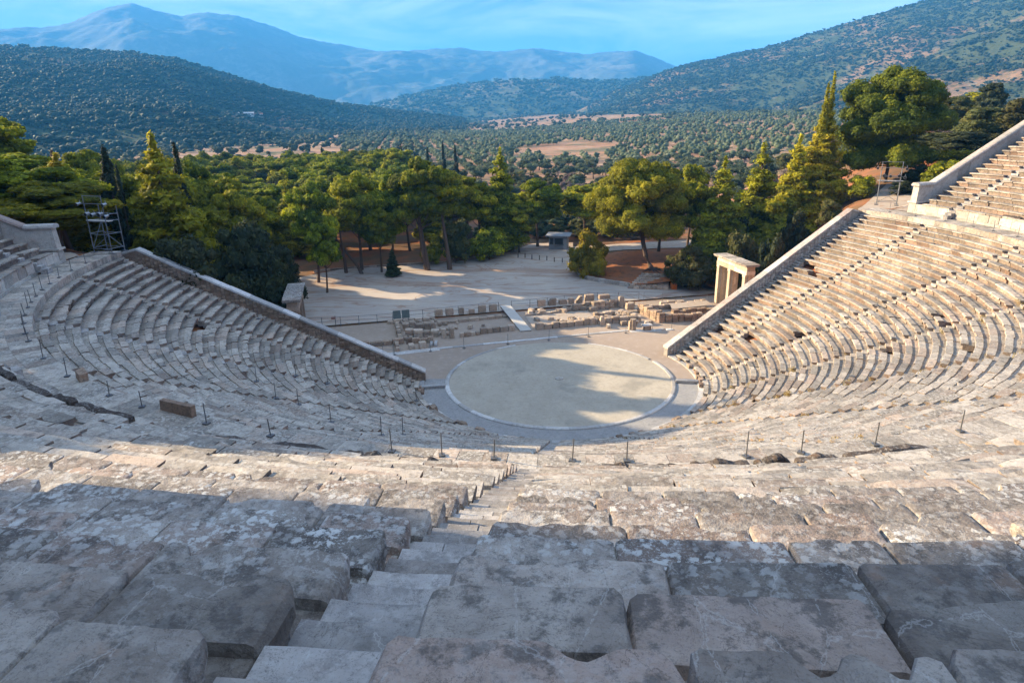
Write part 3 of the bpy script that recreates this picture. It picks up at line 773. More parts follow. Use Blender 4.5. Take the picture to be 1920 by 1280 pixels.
def stone(name, u, v, d, rz=0, z=0, label=None, group=None, mat='ruin', cat='stone block', rough=.12, taper=.1):
    mb = MB(); c = uv(u, v, z+d[2]/2-.03); rock(mb, c, d, AX+rad(rz), RS, None, rough, taper)
    o = mb.build(name, M[mat], fix=False)
    return tag(o, label, cat, group)
# upright cut blocks along the back of the stage: left six, right six
Ls = [(-8.0, .95, .80, 'squared'), (-6.75, .95, .82, 'squared'), (-5.35, .62, .78, 'narrow'), (-4.15, .72, .52, 'low worn'), (-2.9, .95, .86, 'squared'), (-1.6, .98, .88, 'largest squared')]
ln = ['leftmost squared upright block of the back stage row, beside the info panels', 'squared upright block, second from the left in the back stage row', 'narrow upright block in the left half of the back stage row', 'lowest and most worn block in the left half of the back stage row', 'tall squared upright block between the low worn block and the one by the ramp', 'broad squared upright block just left of the top of the ramp']
for (u, w, h, _), lb in zip(Ls, ln): stone('stone_block', u, 21.2, (w, .5, h), RS.uniform(-4, 4), .45, lb, 'upright blocks along the back of the stage', rough=.05, taper=.05)
Rs_ = [(4.45, .95, .78), (5.8, .92, .82), (7.15, .95, .62), (8.2, .62, .66), (9.2, .75, .86), (10.5, 1.1, .95)]
rn = ['squared upright block, first to the right of the ramp along the railing', 'upright block with a broken upper corner, second right of the ramp', 'upright block with a rounded top, third right of the ramp', 'small dark upright block between the round-topped and the pointed ones', 'pointed broken upright block beside the tallest one', 'tallest squared block at the right end of the back stage row']
for i, ((u, w, h), lb) in enumerate(zip(Rs_, rn)):
    mb = MB(); c = uv(u, 21.75); hx, hy = w/2, .25
    cut = [(0, 0), (.35, 0), (.15, .35), (.1, .1), (.55, 0), (0, 0)][i]
    prof = [(-hx, 0), (hx, 0), (hx, h*(1-cut[1])), (hx*(.6), h), (-hx+w*cut[0], h), (-hx, h*(1-cut[0]*1.2))]
    vs = [];
    for y in (-hy, hy):
        for (x, z) in prof: p = uv(u+x+RS.uniform(-.01, .01), 21.75+y+RS.uniform(-.02, .02), .43+z); vs.append(p)
    k = 6; mb.add(vs, [tuple(range(k)), tuple(range(2*k-1, k-1, -1))]+[(j, k+j, k+(j+1) % k, (j+1) % k) for j in range(k)], RS.random())
    tag(mb.build('stone_block', M['ruin'], fix=True), lb, 'stone block', 'upright blocks along the back of the stage')
# low walls: each is one ruined wall of many stones
def low_wall(name, pts, h, w, label, mat='ruin', L=(.6, 1.1), z0=0.0, courses=1, gaps=0.0, seed=1):
    r = random.Random(seed); mb = MB()
    for a, b in zip(pts[:-1], pts[1:]):
        d = math.hypot(b[0]-a[0], b[1]-a[1]); ang = math.atan2(b[1]-a[1], b[0]-a[0]); s = 0
        while s < d-.15:
            l = min(r.uniform(*L), d-s)
            if r.random() >= gaps:
                hh = h*r.uniform(.75, 1.12)
                for q in range(courses):
                    f = (s+l/2)/d; m = uv(a[0]+(b[0]-a[0])*f, a[1]+(b[1]-a[1])*f, z0+hh/courses*(q+.5)-.03)
                    rock(mb, m, (l-.015, w*r.uniform(.85, 1.1), hh/courses*1.02), AX+ang+r.uniform(-.04, .04), r, None, .09, .06)
            s += l
    o = mb.build(name, M[mat]); return tag(o, label, 'ruined wall')
low_wall('stage_wall', [(-4.4, 14.6), (-.5, 14.9)], .75, .6, 'front stage wall of squared blocks left of the ramp', seed=3)
low_wall('stage_wall', [(-6.7, 14.1), (-4.5, 14.35)], .5, .5, 'short low piece of front stage wall with small rounded stones right of the upright post stone', L=(.4, .8), seed=4)
low_wall('stage_wall', [(1.7, 14.35), (8.9, 14.45)], .72, .6, 'long front stage wall of squared blocks right of the ramp', seed=5)
low_wall('back_footing', [(-8.3, 19.3), (-.3, 19.8)], .35, .5, 'low footing wall in front of the left row of upright blocks', seed=6, L=(.8, 1.5))
low_wall('back_footing', [(1.9, 19.6), (7.2, 19.9)], .3, .45, 'low footing wall in front of the right row of upright blocks', seed=7, L=(.9, 1.6))
low_wall('foundation_wall', [(-13.9, 21.2), (-8.5, 21.0)], .4, .5, 'thin foundation wall behind the sunken left chamber of the stage', seed=8)
low_wall('foundation_wall', [(-12.9, 20.6), (-12.9, 14.4)], .5, .5, 'cross wall at the right edge of the sunken left chamber', seed=9, courses=2, L=(.4, .7))
low_wall('foundation_wall', [(-12.4, 18.3), (-8.9, 18.0)], .85, .8, 'upper stacked wall of the left stage building, two courses high', seed=10, courses=3, L=(.5, 1.0))
low_wall('foundation_wall', [(-12.3, 15.9), (-8.7, 15.2)], .8, .9, 'lower stacked wall of the left stage building beside the rounded post stone', seed=11, courses=2, L=(.7, 1.1))
low_wall('foundation_wall', [(-17.2, 13.6), (-12.6, 13.9)], .6, .7, 'brown rocky wall in front of the sunken left chamber', mat='rubble', seed=12, L=(.8, 1.4))
low_wall('foundation_wall', [(-13.4, 13.4), (-13.4, 11.2)], .5, .45, 'short stub of wall reaching from the left chamber towards the kerb', seed=13, L=(.4, .7))
low_wall('foundation_wall', [(-12.4, 13.6), (-9.6, 13.2)], .6, .5, 'row of brown stones at the foot of the left stage building', mat='rubble', seed=14, L=(.6, .9))
low_wall('foundation_wall', [(10.2, 19.8), (13.6, 20.4)], 1.0, .8, 'thick stacked wall right of the tallest upright block', seed=15, courses=3, L=(.5, .9))
low_wall('foundation_wall', [(9.6, 14.2), (13.9, 14.0)], .8, .5, 'neat coursed wall beside the fluted column stub', seed=16, courses=2, L=(.7, 1.2))
low_wall('foundation_wall', [(9.3, 16.8), (12.6, 17.2), (14.0, 15.2)], .55, .6, 'curved rim of yellowish stones in the right stage building', seed=17, courses=2, L=(.4, .8))
low_wall('foundation_wall', [(15.3, 17.4), (15.9, 12.6)], 1.2, .9, 'highest chunk of ochre wall in the right stage building', mat='rubble', seed=18, courses=4, L=(.5, .9))
low_wall('foundation_wall', [(16.3, 12.9), (20.5, 12.3)], 1.0, .6, 'brown coursed wall at the right end of the stage, behind the thin rail', mat='rubble', seed=19, courses=3, L=(.5, .9))
low_wall('foundation_wall', [(18.0, 14.6), (22.4, 15.0)], .8, .6, 'brown wall under the pale plaster floor by the right end wall', mat='rubble', seed=20, courses=3, L=(.5, .9))
low_wall('foundation_wall', [(16.3, 17.6), (24.0, 17.9)], .7, .5, 'long low wall between the right stage building and the tall gate', seed=21, courses=2, L=(.6, 1.1))
low_wall('foundation_wall', [(17.4, 19.6), (24.2, 18.9)], .55, .6, 'row of dark blocks in front of the tall cream gate', seed=22, L=(.9, 1.4), gaps=.25)
o = sheet('plaster_floor', [uv(*p) for p in [(18.2, 15.1), (23.5, 15.4), (23.8, 17.3), (19.0, 17.3)]], .74, M['path']); tag(o, 'pale flat plaster floor inside the walls next to the right end wall', 'floor')
o = sheet('ruin_floor', [uv(*p) for p in [(1.6, 15.0), (9.4, 15.1), (9.4, 19.5), (1.8, 19.3)]], .06, M['path']); tag(o, kind='structure')
# post stones and cut blocks
stone('post_stone', -7.55, 14.0, (.5, .45, 1.15), 4, 0, 'upright post stone left of the low front stage wall', None, cat='post stone', rough=.06)
stone('post_stone', -8.35, 14.3, (.5, .5, 1.05), 3, 0, 'rounded upright post stone at the corner of the left stage building', None, cat='post stone')
stone('stone_block', -9.2, 16.9, (.6, .5, .8), 5, .2, 'square pale block on the inner corner of the left stage building', None, rough=.05)
stone('stone_block', -10.9, 11.6, (.8, .7, .75), 12, 0, 'squared grey block standing on the bluish slabs left of the kerb', None, rough=.04)
stone('stone_block', -9.95, 12.2, (.35, 1.3, .35), -12, .0, 'long thin pale block leaning beside the squared grey block, left one', None, 'marble', rough=.04)
stone('stone_block', -9.45, 12.4, (.35, 1.3, .3), -12, .0, 'long thin pale block beside the squared grey block, right one', None, 'marble', rough=.04)
stone('stone_block', -12.0, 11.9, (.6, .9, .5), 5, 0, 'rough pinkish block between the short stub wall and the squared grey block', None)
stone('stone_block', 13.2, 10.75, (.85, .5, .55), 4, 0, 'yellow block carrying a pale slab beside the fluted column stub', None, rough=.05)
stone('stone_slab', 13.2, 10.75, (1.15, .8, .16), 4, .54, 'pale slab lying on the yellow block by the fluted column stub', None, 'marble', 'stone slab', rough=.04)
stone('stone_slab', 14.6, 10.5, (1.2, .5, .12), 20, 0, 'flat pale broken slab lying right of the yellow block', None, 'marble', 'stone slab')
stone('stone_slab', 15.6, 10.2, (.8, .5, .10), -8, 0, 'smallest flat broken slab, right end of the slabs by the column stub', None, 'marble', 'stone slab')
stone('stone_block', 8.5, 20.3, (1.3, .7, .6), 4, .15, 'rounded pinkish block lying in front of the right upright blocks', None)
stone('stone_block', 10.1, 20.6, (1.1, .7, .5), -5, .35, 'rounded pale block lying before the tallest upright block', None)
stone('stone_block', 10.2, 19.4, (1.1, .6, .5), 3, .0, 'rounded grey block at the foot of the thick stacked wall', None)
stone('stone_block', 12.1, 20.9, (1.5, .7, .5), 0, 1.0, 'long pinkish slab lying on top of the thick stacked wall', None)
stone('stone_block', 13.1, 13.6, (.7, .7, .35), 0, .0, 'low block in the shade behind the fluted column stub', None)
stone('stone_block', 9.25, 13.9, (.7, .6, 1.0), 0, .0, 'pale yellow pointed block at the left end of the coursed wall', None, taper=.45)
stone('stone_block', 14.2, 17.9, (1.0, .7, .8), 0, .3, 'grey cubic block standing behind the ochre wall chunk', None, rough=.05)
stone('boulder', 13.9, 19.9, (.9, .8, 1.2), 0, .2, 'bright yellowish boulder at the end of the thick stacked wall', None, cat='boulder', taper=.4)
# rubble heap
r = random.Random(9)
for i in range(46):
    f = r.random(); u = 4.6+5.0*f+r.uniform(-.3, .3); v = 15.4+r.uniform(-.5, .7)*(1-.2*f); s = r.uniform(.18, .42); lay = r.choice([0, 0, .25])
    mb = MB(); rock(mb, uv(u, v, .06+s*.3+lay), (s*1.3, s, s*.8), r.uniform(0, 3), r, None, .3, .2)
    tag(mb.build('rubble_stone', M['ruin']), 'small broken stone in the rubble heap behind the right front stage wall', 'rubble stone', 'stones of the rubble heap behind the stage wall')
for i in range(26):
    u = r.uniform(-12.6, -8.4); v = 20.2+r.uniform(-.5, .6); s = r.uniform(.15, .4)
    mb = MB(); rock(mb, uv(u, v, .1+s*.3), (s*1.4, s, s*.8), r.uniform(0, 3), r, None, .3, .2)
    tag(mb.build('rubble_stone', M['ruin']), 'small loose stone on the ground before the two info panels', 'rubble stone', 'loose stones before the info panels')
for i in range(14):
    u = r.uniform(9.8, 12.6); v = 15.6+r.uniform(-.5, .6); s = r.uniform(.25, .55)
    mb = MB(); rock(mb, uv(u, v, .1+s*.3), (s*1.4, s, s*.8), r.uniform(0, 3), r, None, .3, .2)
    tag(mb.build('rubble_stone', M['ruin']), 'rounded loose stone inside the curved rim of the right stage building', 'rubble stone', 'loose stones in the right stage building')
# loose stones along the foot of the first row
for i in range(34):
    th = r.choice([r.uniform(-80, -20), r.uniform(-16, 52), r.uniform(80, 118)]); s = r.uniform(.18, .5)
    mb = MB(); c = pol(12.28+r.uniform(-.2, .15), th, .13+s*.3); rock(mb, c, (s*1.6, s, s*.8), rad(th), r, None, .3, .2)
    tag(mb.build('broken_stone', M['rubble']), 'broken brown stone lying along the foot of the lowest seat row', 'broken stone', 'broken stones along the lowest seat row')
for i in range(60):
    u = r.uniform(2.2, 15.5); v = r.choice([20.4, 20.0, 16.9, 12.9])+r.uniform(-.45, .45); s = r.uniform(.22, .62)
    if v < 14 and u < 9.5: continue
    mb = MB(); rock(mb, uv(u, v, .08+s*.3), (s*1.5, s, s*.8), r.uniform(0, 3), r, None, .26, .18)
    tag(mb.build('rubble_stone', M['ruin']), 'loose fallen stone among the right stage ruins', 'rubble stone', 'loose fallen stones of the right stage ruins')
for i in range(30):
    u = r.uniform(-12.5, -3.5); v = r.choice([19.0, 17.1, 14.9])+r.uniform(-.4, .4); s = r.uniform(.18, .5)
    mb = MB(); rock(mb, uv(u, v, .08+s*.3), (s*1.5, s, s*.8), r.uniform(0, 3), r, None, .26, .18)
    tag(mb.build('rubble_stone', M['ruin']), 'loose fallen stone among the left stage ruins', 'rubble stone', 'loose fallen stones of the left stage ruins')
# fluted column stub
mb = MB(); c = uv(11.75, 11.2); n = 24; vs = []
for z in (0, 1.25):
    for k in range(n):
        a = 2*math.pi*k/n; rr = .30+(.035 if k % 2 else -.02); vs.append((c[0]+rr*math.cos(a), c[1]+rr*math.sin(a), z))
mb.add(vs, [(k, (k+1) % n, n+(k+1) % n, n+k) for k in range(n)]+[tuple(range(n, 2*n))], .6)
mb.box((c[0]-.3, c[1]+.02, .5), (.28, .3, 1.05), AX, .4, .02, RS)
tag(mb.build('column_stub', M['ruin']), 'short fluted column stub standing at the right end of the stage kerb', 'column stub')
# wooden ramp across the ruins
ramp = empty('ramp', uv(0, 14)); tag(ramp, 'pale boarded ramp running across the stage ruins between the two front walls', 'ramp')
ramp.location = (0, 0, 0)
mb = MB(); a, b = (.55, 14.0, .06), (.15, 22.6, .62)
for i in range(28):
    f0, f1 = i/28, (i+.97)/28; w = .62
    q = lambda f, s, dz: uv(a[0]+(b[0]-a[0])*f+s, a[1]+(b[1]-a[1])*f, a[2]+(b[2]-a[2])*f+dz)
    mb.hexa([q(f0, -w, 0), q(f0, w, 0), q(f1, w, 0), q(f1, -w, 0)], [q(f0, -w, .05), q(f0, w, .05), q(f1, w, .05), q(f1, -w, .05)], RS.random())
mb.build('deck', M['wood'], ramp, fix=True)
mb = MB()
for s in (-.5, .5): mb.hexa([q(0, s-.05, -.10), q(0, s+.05, -.10), q(1, s+.05, -.25), q(1, s-.05, -.25)], [q(0, s-.05, -.004), q(0, s+.05, -.004), q(1, s+.05, -.004), q(1, s-.05, -.004)], .5)
mb.build('joist', M['darkmetal'], ramp, fix=True)
# railings behind the stage
def railing(pts, label, h=1.0, step=2.3, zf=None, rails=(1.0, .55), mat='darkmetal', pr=.025):
    e = empty('railing', (0, 0, 0)); tag(e, label, 'railing')
    P = []
    for a, b in zip(pts[:-1], pts[1:]):
        d = math.hypot(b[0]-a[0], b[1]-a[1]); n = max(1, round(d/step))
        for i in range(n): P.append((a[0]+(b[0]-a[0])*i/n, a[1]+(b[1]-a[1])*i/n))
    P.append(pts[-1]); Q = []
    for (u, v) in P:
        x, y, _ = uv(u, v); z = zf if zf is not None else max(0, pl(v))+.0
        mb = MB(); mb.tube((x, y, z-.05), (x, y, z+h*rails[0]+.04), pr*1.2, n=6); mb.tube((x, y, z-.04), (x, y, z+.03), .09, n=8)
        mb.build('post', M[mat], e); Q.append((x, y, z))
    for f in rails:
        mb = MB()
        for a, b in zip(Q[:-1], Q[1:]): mb.tube((a[0], a[1], a[2]+h*f), (b[0], b[1], b[2]+h*f), pr*.8, n=6)
        mb.build('rail', M[mat], e)
    return e
railing([(-25.5, 22.6), (-21.1, 22.2), (-15.0, 21.7), (-11.5, 22.0), (-8.0, 22.35), (-.6, 22.7)], 'thin grey metal railing along the forecourt left of the ramp')
railing([(1.0, 22.8), (3.3, 22.8), (12.2, 23.4), (17.3, 22.4)], 'thin grey metal railing along the forecourt just right of the ramp')
railing([(17.9, 22.2), (21.8, 19.9), (24.6, 18.6)], 'light rail on slender posts in front of the tall cream gate', mat='metal', pr=.018)
railing([(13.9, 10.9), (15.8, 10.2), (18.4, 10.4), (21.5, 11.2)], 'low thin rail round the ochre ruin at the right end wall', h=.75, mat='metal', pr=.018)
railing([(-13.9, 10.7), (-14.9, 11.2), (-16, 12)], 'short light rail at the left end of the stage kerb beside the end wall', h=.8, mat='metal', pr=.018)
# two info panels and a small sign
for u, lb in ((-12.75, 'left one of two dark green info panels behind the left stage ruins'), (-11.75, 'right one of two dark green info panels, nearer the ramp')):
    e = empty('info_panel', uv(u, 21.6, 0), AX); tag(e, lb, 'info panel')
    mb = MB(); mb.box((0, 0, .85), (.88, .05, .95)); mb.build('panel', M['board'], e)
    for s in (-.32, .32):
        mb = MB(); mb.box((s, .04, .45), (.05, .03, 1.0)); mb.build('leg', M['darkmetal'], e)
e = empty('small_sign', uv(-19.6, 21.9, 0), AX); tag(e, 'small brownish notice on a thin post at the left railing', 'sign')
mb = MB(); mb.box((-.2, 0, .95), (.5, .03, .32)); mb.build('board', plain('faded_red_sign', (.28, .17, .14)), e)
mb = MB(); mb.tube((0, .03, -.1), (0, .03, 1.2), .035, n=8); mb.build('post', M['darkmetal'], e)
# posts of the rope barrier in front of the stage
def post(loc, label, group, h=1.0, cat='barrier post', base=.10, mat='darkmetal'):
    e = empty('barrier_post', loc, random.Random(int(loc[0]*100)).uniform(0, 1.5)); tag(e, label, cat, group)
    mb = MB(); rr = random.Random(int(loc[1]*77)); dx, dy = rr.uniform(-.04, .04), rr.uniform(-.04, .04)
    mb.tube((0, 0, .03), (dx, dy, h), .019, n=8); mb.build('pole', M[mat], e)
    mb = MB(); mb.box((0, 0, .03), (base*2, base*2, .05), 0, .5); mb.build('base', M['darkmetal'], e)
    return e
for u in (-13.8, -10.25, -6.85, -2.3, 2.05, 6.4, 10.6): post(uv(u, 10.35, .02), 'slim metal post on a small base in the row along the pale stage kerb', 'barrier posts along the stage kerb', 1.15, base=.12)
# posts along the walkway edge and among the seats
pg = 'barrier posts round the theatre'
for th in [-82.5, -76.5, -72.6, -69, -66, -63.2, -60.5, -58, -56.0, -53.0, -50.0, -46.5, -44, -38.5]:
    post(pol(36.62, th, ZD), 'thin dark post on a square base along the shaded left part of the walkway', pg, RS.uniform(.7, .95))
for th in [-33.2, -27.4, -24.0, -18.6, -14.2, -7.2, -4.6, -2.0, 1.8, 4.4, 10.2, 13.0, 17.0, 22.2, 28.3, 32.0, 38.2, 41.5, 46.2, 51.0, 55.2, 59.4, 65.0]:
    post(pol(36.66, th, ZD), 'thin dark post on the walkway edge below the near upper seats', pg, RS.uniform(.62, .9))
for th in [88.6, 93.4, 97.8, 101.5, 106.4, 111.8, 116.5]:
    post(pol(37.0, th, ZD), 'thin grey post on a square base along the sunny right part of the walkway', pg, RS.uniform(.9, 1.1), mat='metal')
def on_row(R):
    i = int((R-R0L)/DL); return R0L+DL*i+.2, Z0L+HL*i
for (lst, lb, mt) in (([(23.7, 90.0), (25.8, 89.9), (25.6, 81.9), (25.7, 73.2), (33.9, 101.9), (22.2, 89.8), (23.5, 57.7), (14.1, 90.1)], 'thin light post standing on the sunny right seats beside a stair', 'metal'),
                      ([(25.6, -80.4), (26.1, -45.0), (26.6, -35.9), (26.3, -33.5), (20.7, -54.0), (22.9, -54.1), (27.9, -22.6), (29.5, -14.6), (27.5, -14.9), (13.3, -58.3)], 'thin dark post standing on the shaded left seats', 'darkmetal')):
    for (R_, th) in lst:
        R, z = on_row(R_); post(pol(R, th, z), lb, pg, 1.0, base=.14, mat=mt)

# ------------------------------------------------------------------ stone gates
def gate(cu, v0, v1, label, side, gm, rm):
    """two doorways between three pillars, frieze and projecting slab roof; side = +1 detailed face looks towards -u"""
    e = empty('stone_gate', (0, 0, 0)); tag(e, label, 'stone gate')
    H = 4.75; w = 1.15; th = .95
    def B(mb, u, v, z, du, dv, dz, t=.4, j=.006): mb.box(uv(u, v, z), (du, dv, dz), AX, t, j, RS)
    vs_ = [v0+.45, (v0+v1)/2+.35, v1-.45]
    for v in vs_:
        mb = MB()
        for k in range(5):
            hh = H/5; B(mb, cu-side*0, v, hh*(k+.5), th*.55, .62, hh-.01, RS.random()*.5)
        p = mb.build('pillar', gm, e)
        mb = MB()
        for s in (-1, 1): B(mb, cu+s*.42, v, H/2, .30, .50, H-.01, .3); B(mb, cu+s*.42, v, H-.14, .36, .58, .24, .2)
        for s in (-1, 1): B(mb, cu+s*.12, v+s*.33, H/2, .16, .10, H-.02, .9)
        mb.build('pilaster', gm, p)
    mb = MB(); n = 5
    for k in range(n):
        a = v0+.02+(v1-v0-.04)*k/n; b = v0+.02+(v1-v0-.04)*(k+.985)/n
        B(mb, cu, (a+b)/2, H+.22, 1.12, b-a, .44, RS.random()*.6)
    f = mb.build('architrave', gm, e)
    mb = MB()
    for k in range(n):
        a = v0+.04+(v1-v0-.08)*k/n; b = v0+.04+(v1-v0-.08)*(k+.985)/n
        B(mb, cu, (a+b)/2, H+.72, 1.0, b-a, .50, RS.random()*.6)
    mb.build('frieze', gm, e)
    mb = MB(); n = 7
    for k in range(n):
        a = v0-.28+(v1-v0+.56)*k/n; b = v0-.28+(v1-v0+.56)*(k+.985)/n
        B(mb, cu, (a+b)/2, H+1.03, 1.6+RS.uniform(-.03, .03), b-a, .13, .3); B(mb, cu, (a+b)/2, H+1.16, 1.75+RS.uniform(-.04, .04), b-a, .13, RS.random(), .02)
    mb.build('roof_slab', rm, e)
    return e
gate(26.2, 12.4, 18.9, 'tall cream stone gate with two open doorways beside the sunny right end wall', 1, M['gate'], M['seat'])
gate(-23.0, 12.0, 18.6, 'brown stone gate with a lichen covered roof beside the shaded left end wall', -1, M['ruin'], M['near'])

# ------------------------------------------------------------------ scaffold towers with lamps
def scaffold(loc, rz, label):
    e = empty('scaffold_tower', loc, rz); tag(e, label, 'scaffold tower')
    W, D, H = 1.9, 1.2, 4.55
    for (x, y) in ((0, 0), (W, 0), (W, D), (0, D)):
        mb = MB(); mb.tube((x, y, 0), (x, y, H if y == 0 else H-.9), .035, n=8); p = mb.build('pole', M['metal'], e)
        mb = MB(); mb.box((x, y, .03), (.4, .3, .05), 0, .2, .01, RS); mb.build('foot', M['darkmetal'], p)
    for z in (.35, 1.5, 2.5, 3.0, 3.9, 4.5):
        mb = MB(); ex = .45 if z in (3.0, 3.9) else .05
        mb.tube((-ex, 0, z), (W+ex, 0, z), .026, n=6); mb.build('cross_tube', M['metal'], e)
        if z < 3.2:
            mb = MB(); mb.tube((-.05, D, z), (W+.05, D, z), .026, n=6); mb.build('cross_tube', M['metal'], e)
            mb = MB(); mb.tube((0, 0, z+.06), (0, D, z+.06), .026, n=6); mb.tube((W, 0, z+.06), (W, D, z+.06), .026, n=6); mb.build('cross_tube', M['metal'], e)
    mb = MB(); mb.tube((0, 0, .3), (W, 0, 1.5), .022, n=6); mb.build('brace', M['metal'], e)
    mb = MB(); mb.tube((W, D, .3), (0, D, 1.5), .022, n=6); mb.build('brace', M['metal'], e)
    mb = MB(); mb.tube((0, 0, .4), (0, D, 2.4), .022, n=6); mb.build('brace', M['metal'], e)
    mb = MB(); mb.box((W/2, .25, 2.56), (W+.5, .4, .05), 0, .5); mb.build('platform', M['wood'], e)
    for (x, z, s) in ((-.4, 3.9, .17), (W+.4, 3.9, .2), (.3, 3.15, .22), (.9, 3.1, .2), (W-.2, 3.15, .24), (W+.35, 3.0, .2)):
        b = MB(); b.tube((x, -.32, z-.05), (x, .05, z+.02), s*.75, s*.45, 12); b.tube((x, 0, z-.02), (x, 0, z+.28), .02, n=6)
        lp = b.build('spotlight', M['lamp'], e)
        b = MB(); b.tube((x, -.335, z-.052), (x, -.322, z-.05), s*.66, s*.66, 12); b.build('lens', M['glass'], lp)
    return e
scaffold((33.6, 20.9, ZD+.15), rad(-22), 'metal scaffold tower with spotlights where the sunny right walkway ends')
scaffold((-37.3, -5.2, ZD+.15), rad(-14), 'metal scaffold tower with spotlights and a tilted board where the shaded left walkway ends')

# ------------------------------------------------------------------ forecourt furniture
xyb = [(-7.48, 47.17), (-6.39, 47.19), (-5.27, 46.41), (-4.09, 46.03), (-2.93, 45.66), (-1.76, 44.9), (-.54, 44.54), (.59, 44.18)]
for i, (x, y) in enumerate(xyb):
    mb = MB(); z = T(x, y); mb.tube((x, y, z-.05), (x, y, z+.85), .075, .07, 10); mb.tube((x, y, z+.85), (x, y, z+.9), .07, .03, 10)
    tag(mb.build('bollard', M['rustpost']), 'short dark bollard in the row closing the far end of the forecourt', 'bollard', 'bollards at the far end of the forecourt')
def kiosk():
    x, y = -1.3, 54.9; z = T(x, y); e = empty('kiosk', (x, y, z), rad(-6)); tag(e, 'small grey ticket kiosk with a flat overhanging roof in the shade of the pines', 'kiosk')
    W, D, H = 3.0, 2.4, 2.4; mb = MB(); mb.box((0, 0, H/2-.1), (W, D, H+.2)); wl = mb.build('wall', M['kiosk'], e)
    mb = MB(); mb.box((0, -.1, H+.09), (W+1.0, D+1.1, .16)); mb.build('roof', M['roof'], e)
    for wx, ww in ((-1.05, .45), (.15, 1.3)):
        f = MB(); f.box((wx, -D/2-.02, 1.55), (ww+.12, .06, 1.02)); fr = f.build('window', M['darkmetal'], e)
        g = MB(); g.box((wx, -D/2-.055, 1.55), (ww, .02, .9)); g.build('pane', M['glass'], fr)
    f = MB(); f.box((.2, -D/2-.16, 1.0), (1.6, .3, .05)); f.build('counter', M['metal'], e)
    f = MB(); f.box((1.15, -D/2-.02, 1.0), (.6, .05, 2.0)); d = f.build('door', M['roof'], e)
    f = MB(); f.box((.95, -D/2-.07, 1.0), (.04, .05, .12)); f.build('handle', M['metal'], d)
kiosk()
# kerb wall of the planted bank
kw = [(1.2, 50.0), (1.3, 46.5), (1.25, 43.0), (1.5, 40.2), (2.0, 37.4), (3.2, 35.3), (5.4, 33.9), (7.4, 32.9), (8.6, 32.2)]
mb = MB(); r = random.Random(6)
pts = []
for a, b in zip(kw[:-1], kw[1:]):
    n = max(1, round(math.dist(a, b)/.9))
    pts += [(a[0]+(b[0]-a[0])*i/n, a[1]+(b[1]-a[1])*i/n) for i in range(n)]
pts.append(kw[-1])
for a, b in zip(pts[:-1], pts[1:]):
    c = ((a[0]+b[0])/2, (a[1]+b[1])/2); z = pz(*c)-.05; ang = math.atan2(b[1]-a[1], b[0]-a[0])
    mb.box((c[0], c[1], z+.24), (math.dist(a, b)-.01, .42, .62+r.uniform(-.03, .03)), ang, r.random(), .015, r)
tag(mb.build('kerb_wall', M['ortho']), 'curved low pale stone wall holding the red earth bank under the big pine', 'low wall')
def strp(name, pts, h, w, label, mat, cat, r=random.Random(4)):
    mb = MB()
    for a, b in zip(pts[:-1], pts[1:]):
        n = max(1, round(math.dist(a, b)/1.1)); ang = math.atan2(b[1]-a[1], b[0]-a[0])
        for i in range(n):
            f = (i+.5)/n; x, y = a[0]+(b[0]-a[0])*f, a[1]+(b[1]-a[1])*f
            mb.box((x, y, T(x, y)+h/2-.06), (math.dist(a, b)/n-.01, w, h), ang, r.random(), .015, r)
    return tag(mb.build(name, M[mat]), label, cat)
strp('kerb_wall', [(-36.5, 36.9), (-31.5, 40.0), (-24, 42.2), (-19.5, 43.3), (-16.8, 44.4)], .35, .35, 'low pale kerb along the far left edge of the forecourt under the pines', 'ruin', 'low wall')
strp('kerb_wall', [(-15.3, 46.0), (-11.5, 49.3), (-8.0, 50.5)], .4, .4, 'low kerb of loose blocks at the far edge of the forecourt near the bollards', 'ruin', 'low wall')
# bank of earth behind the kerb wall
def bank(x, y):
    d = 99.0
    for a, b in zip(kw[:-1], kw[1:]):
        ax_, ay_ = a; bx, by = b; t = max(0, min(1, ((x-ax_)*(bx-ax_)+(y-ay_)*(by-ay_))/((bx-ax_)**2+(by-ay_)**2)))
        d = min(d, math.hypot(x-ax_-t*(bx-ax_), y-ay_-t*(by-ay_)))
    f = min(1, d/9.0); return T(x, y)+.42+.95*(f*f*(3-2*f))*(1 if d < 14 else 1)+.25*(float(vnoise(x*.5, y*.5, 4))-.5)
M['redearth'] = soil_mat('red_earth', (.36, .125, .045), (.27, .12, .06), (.13, .075, .045), .35, 1.2)
bp = [(x+.12, y+.06) for x, y in kw]+[(9.2, 31.8), (12.8, 34.0), (17.5, 31.6), (20.5, 30.2), (23.5, 31.8), (23, 38), (19.5, 44), (13.5, 47.5), (8, 50), (1.6, 50.6)]
def bankz(x, y):
    h = bank(x, y); tt = T(x, y); e = sstep(math.hypot(x-24, y-31), 2, 8); e2 = sstep(y, 52, 46.5)
    return tt-.1+(h-tt+.1)*float(e)*float(e2)
o = sheet('earth_bank', bp, bankz, M['redearth']); tag(o, kind='structure')
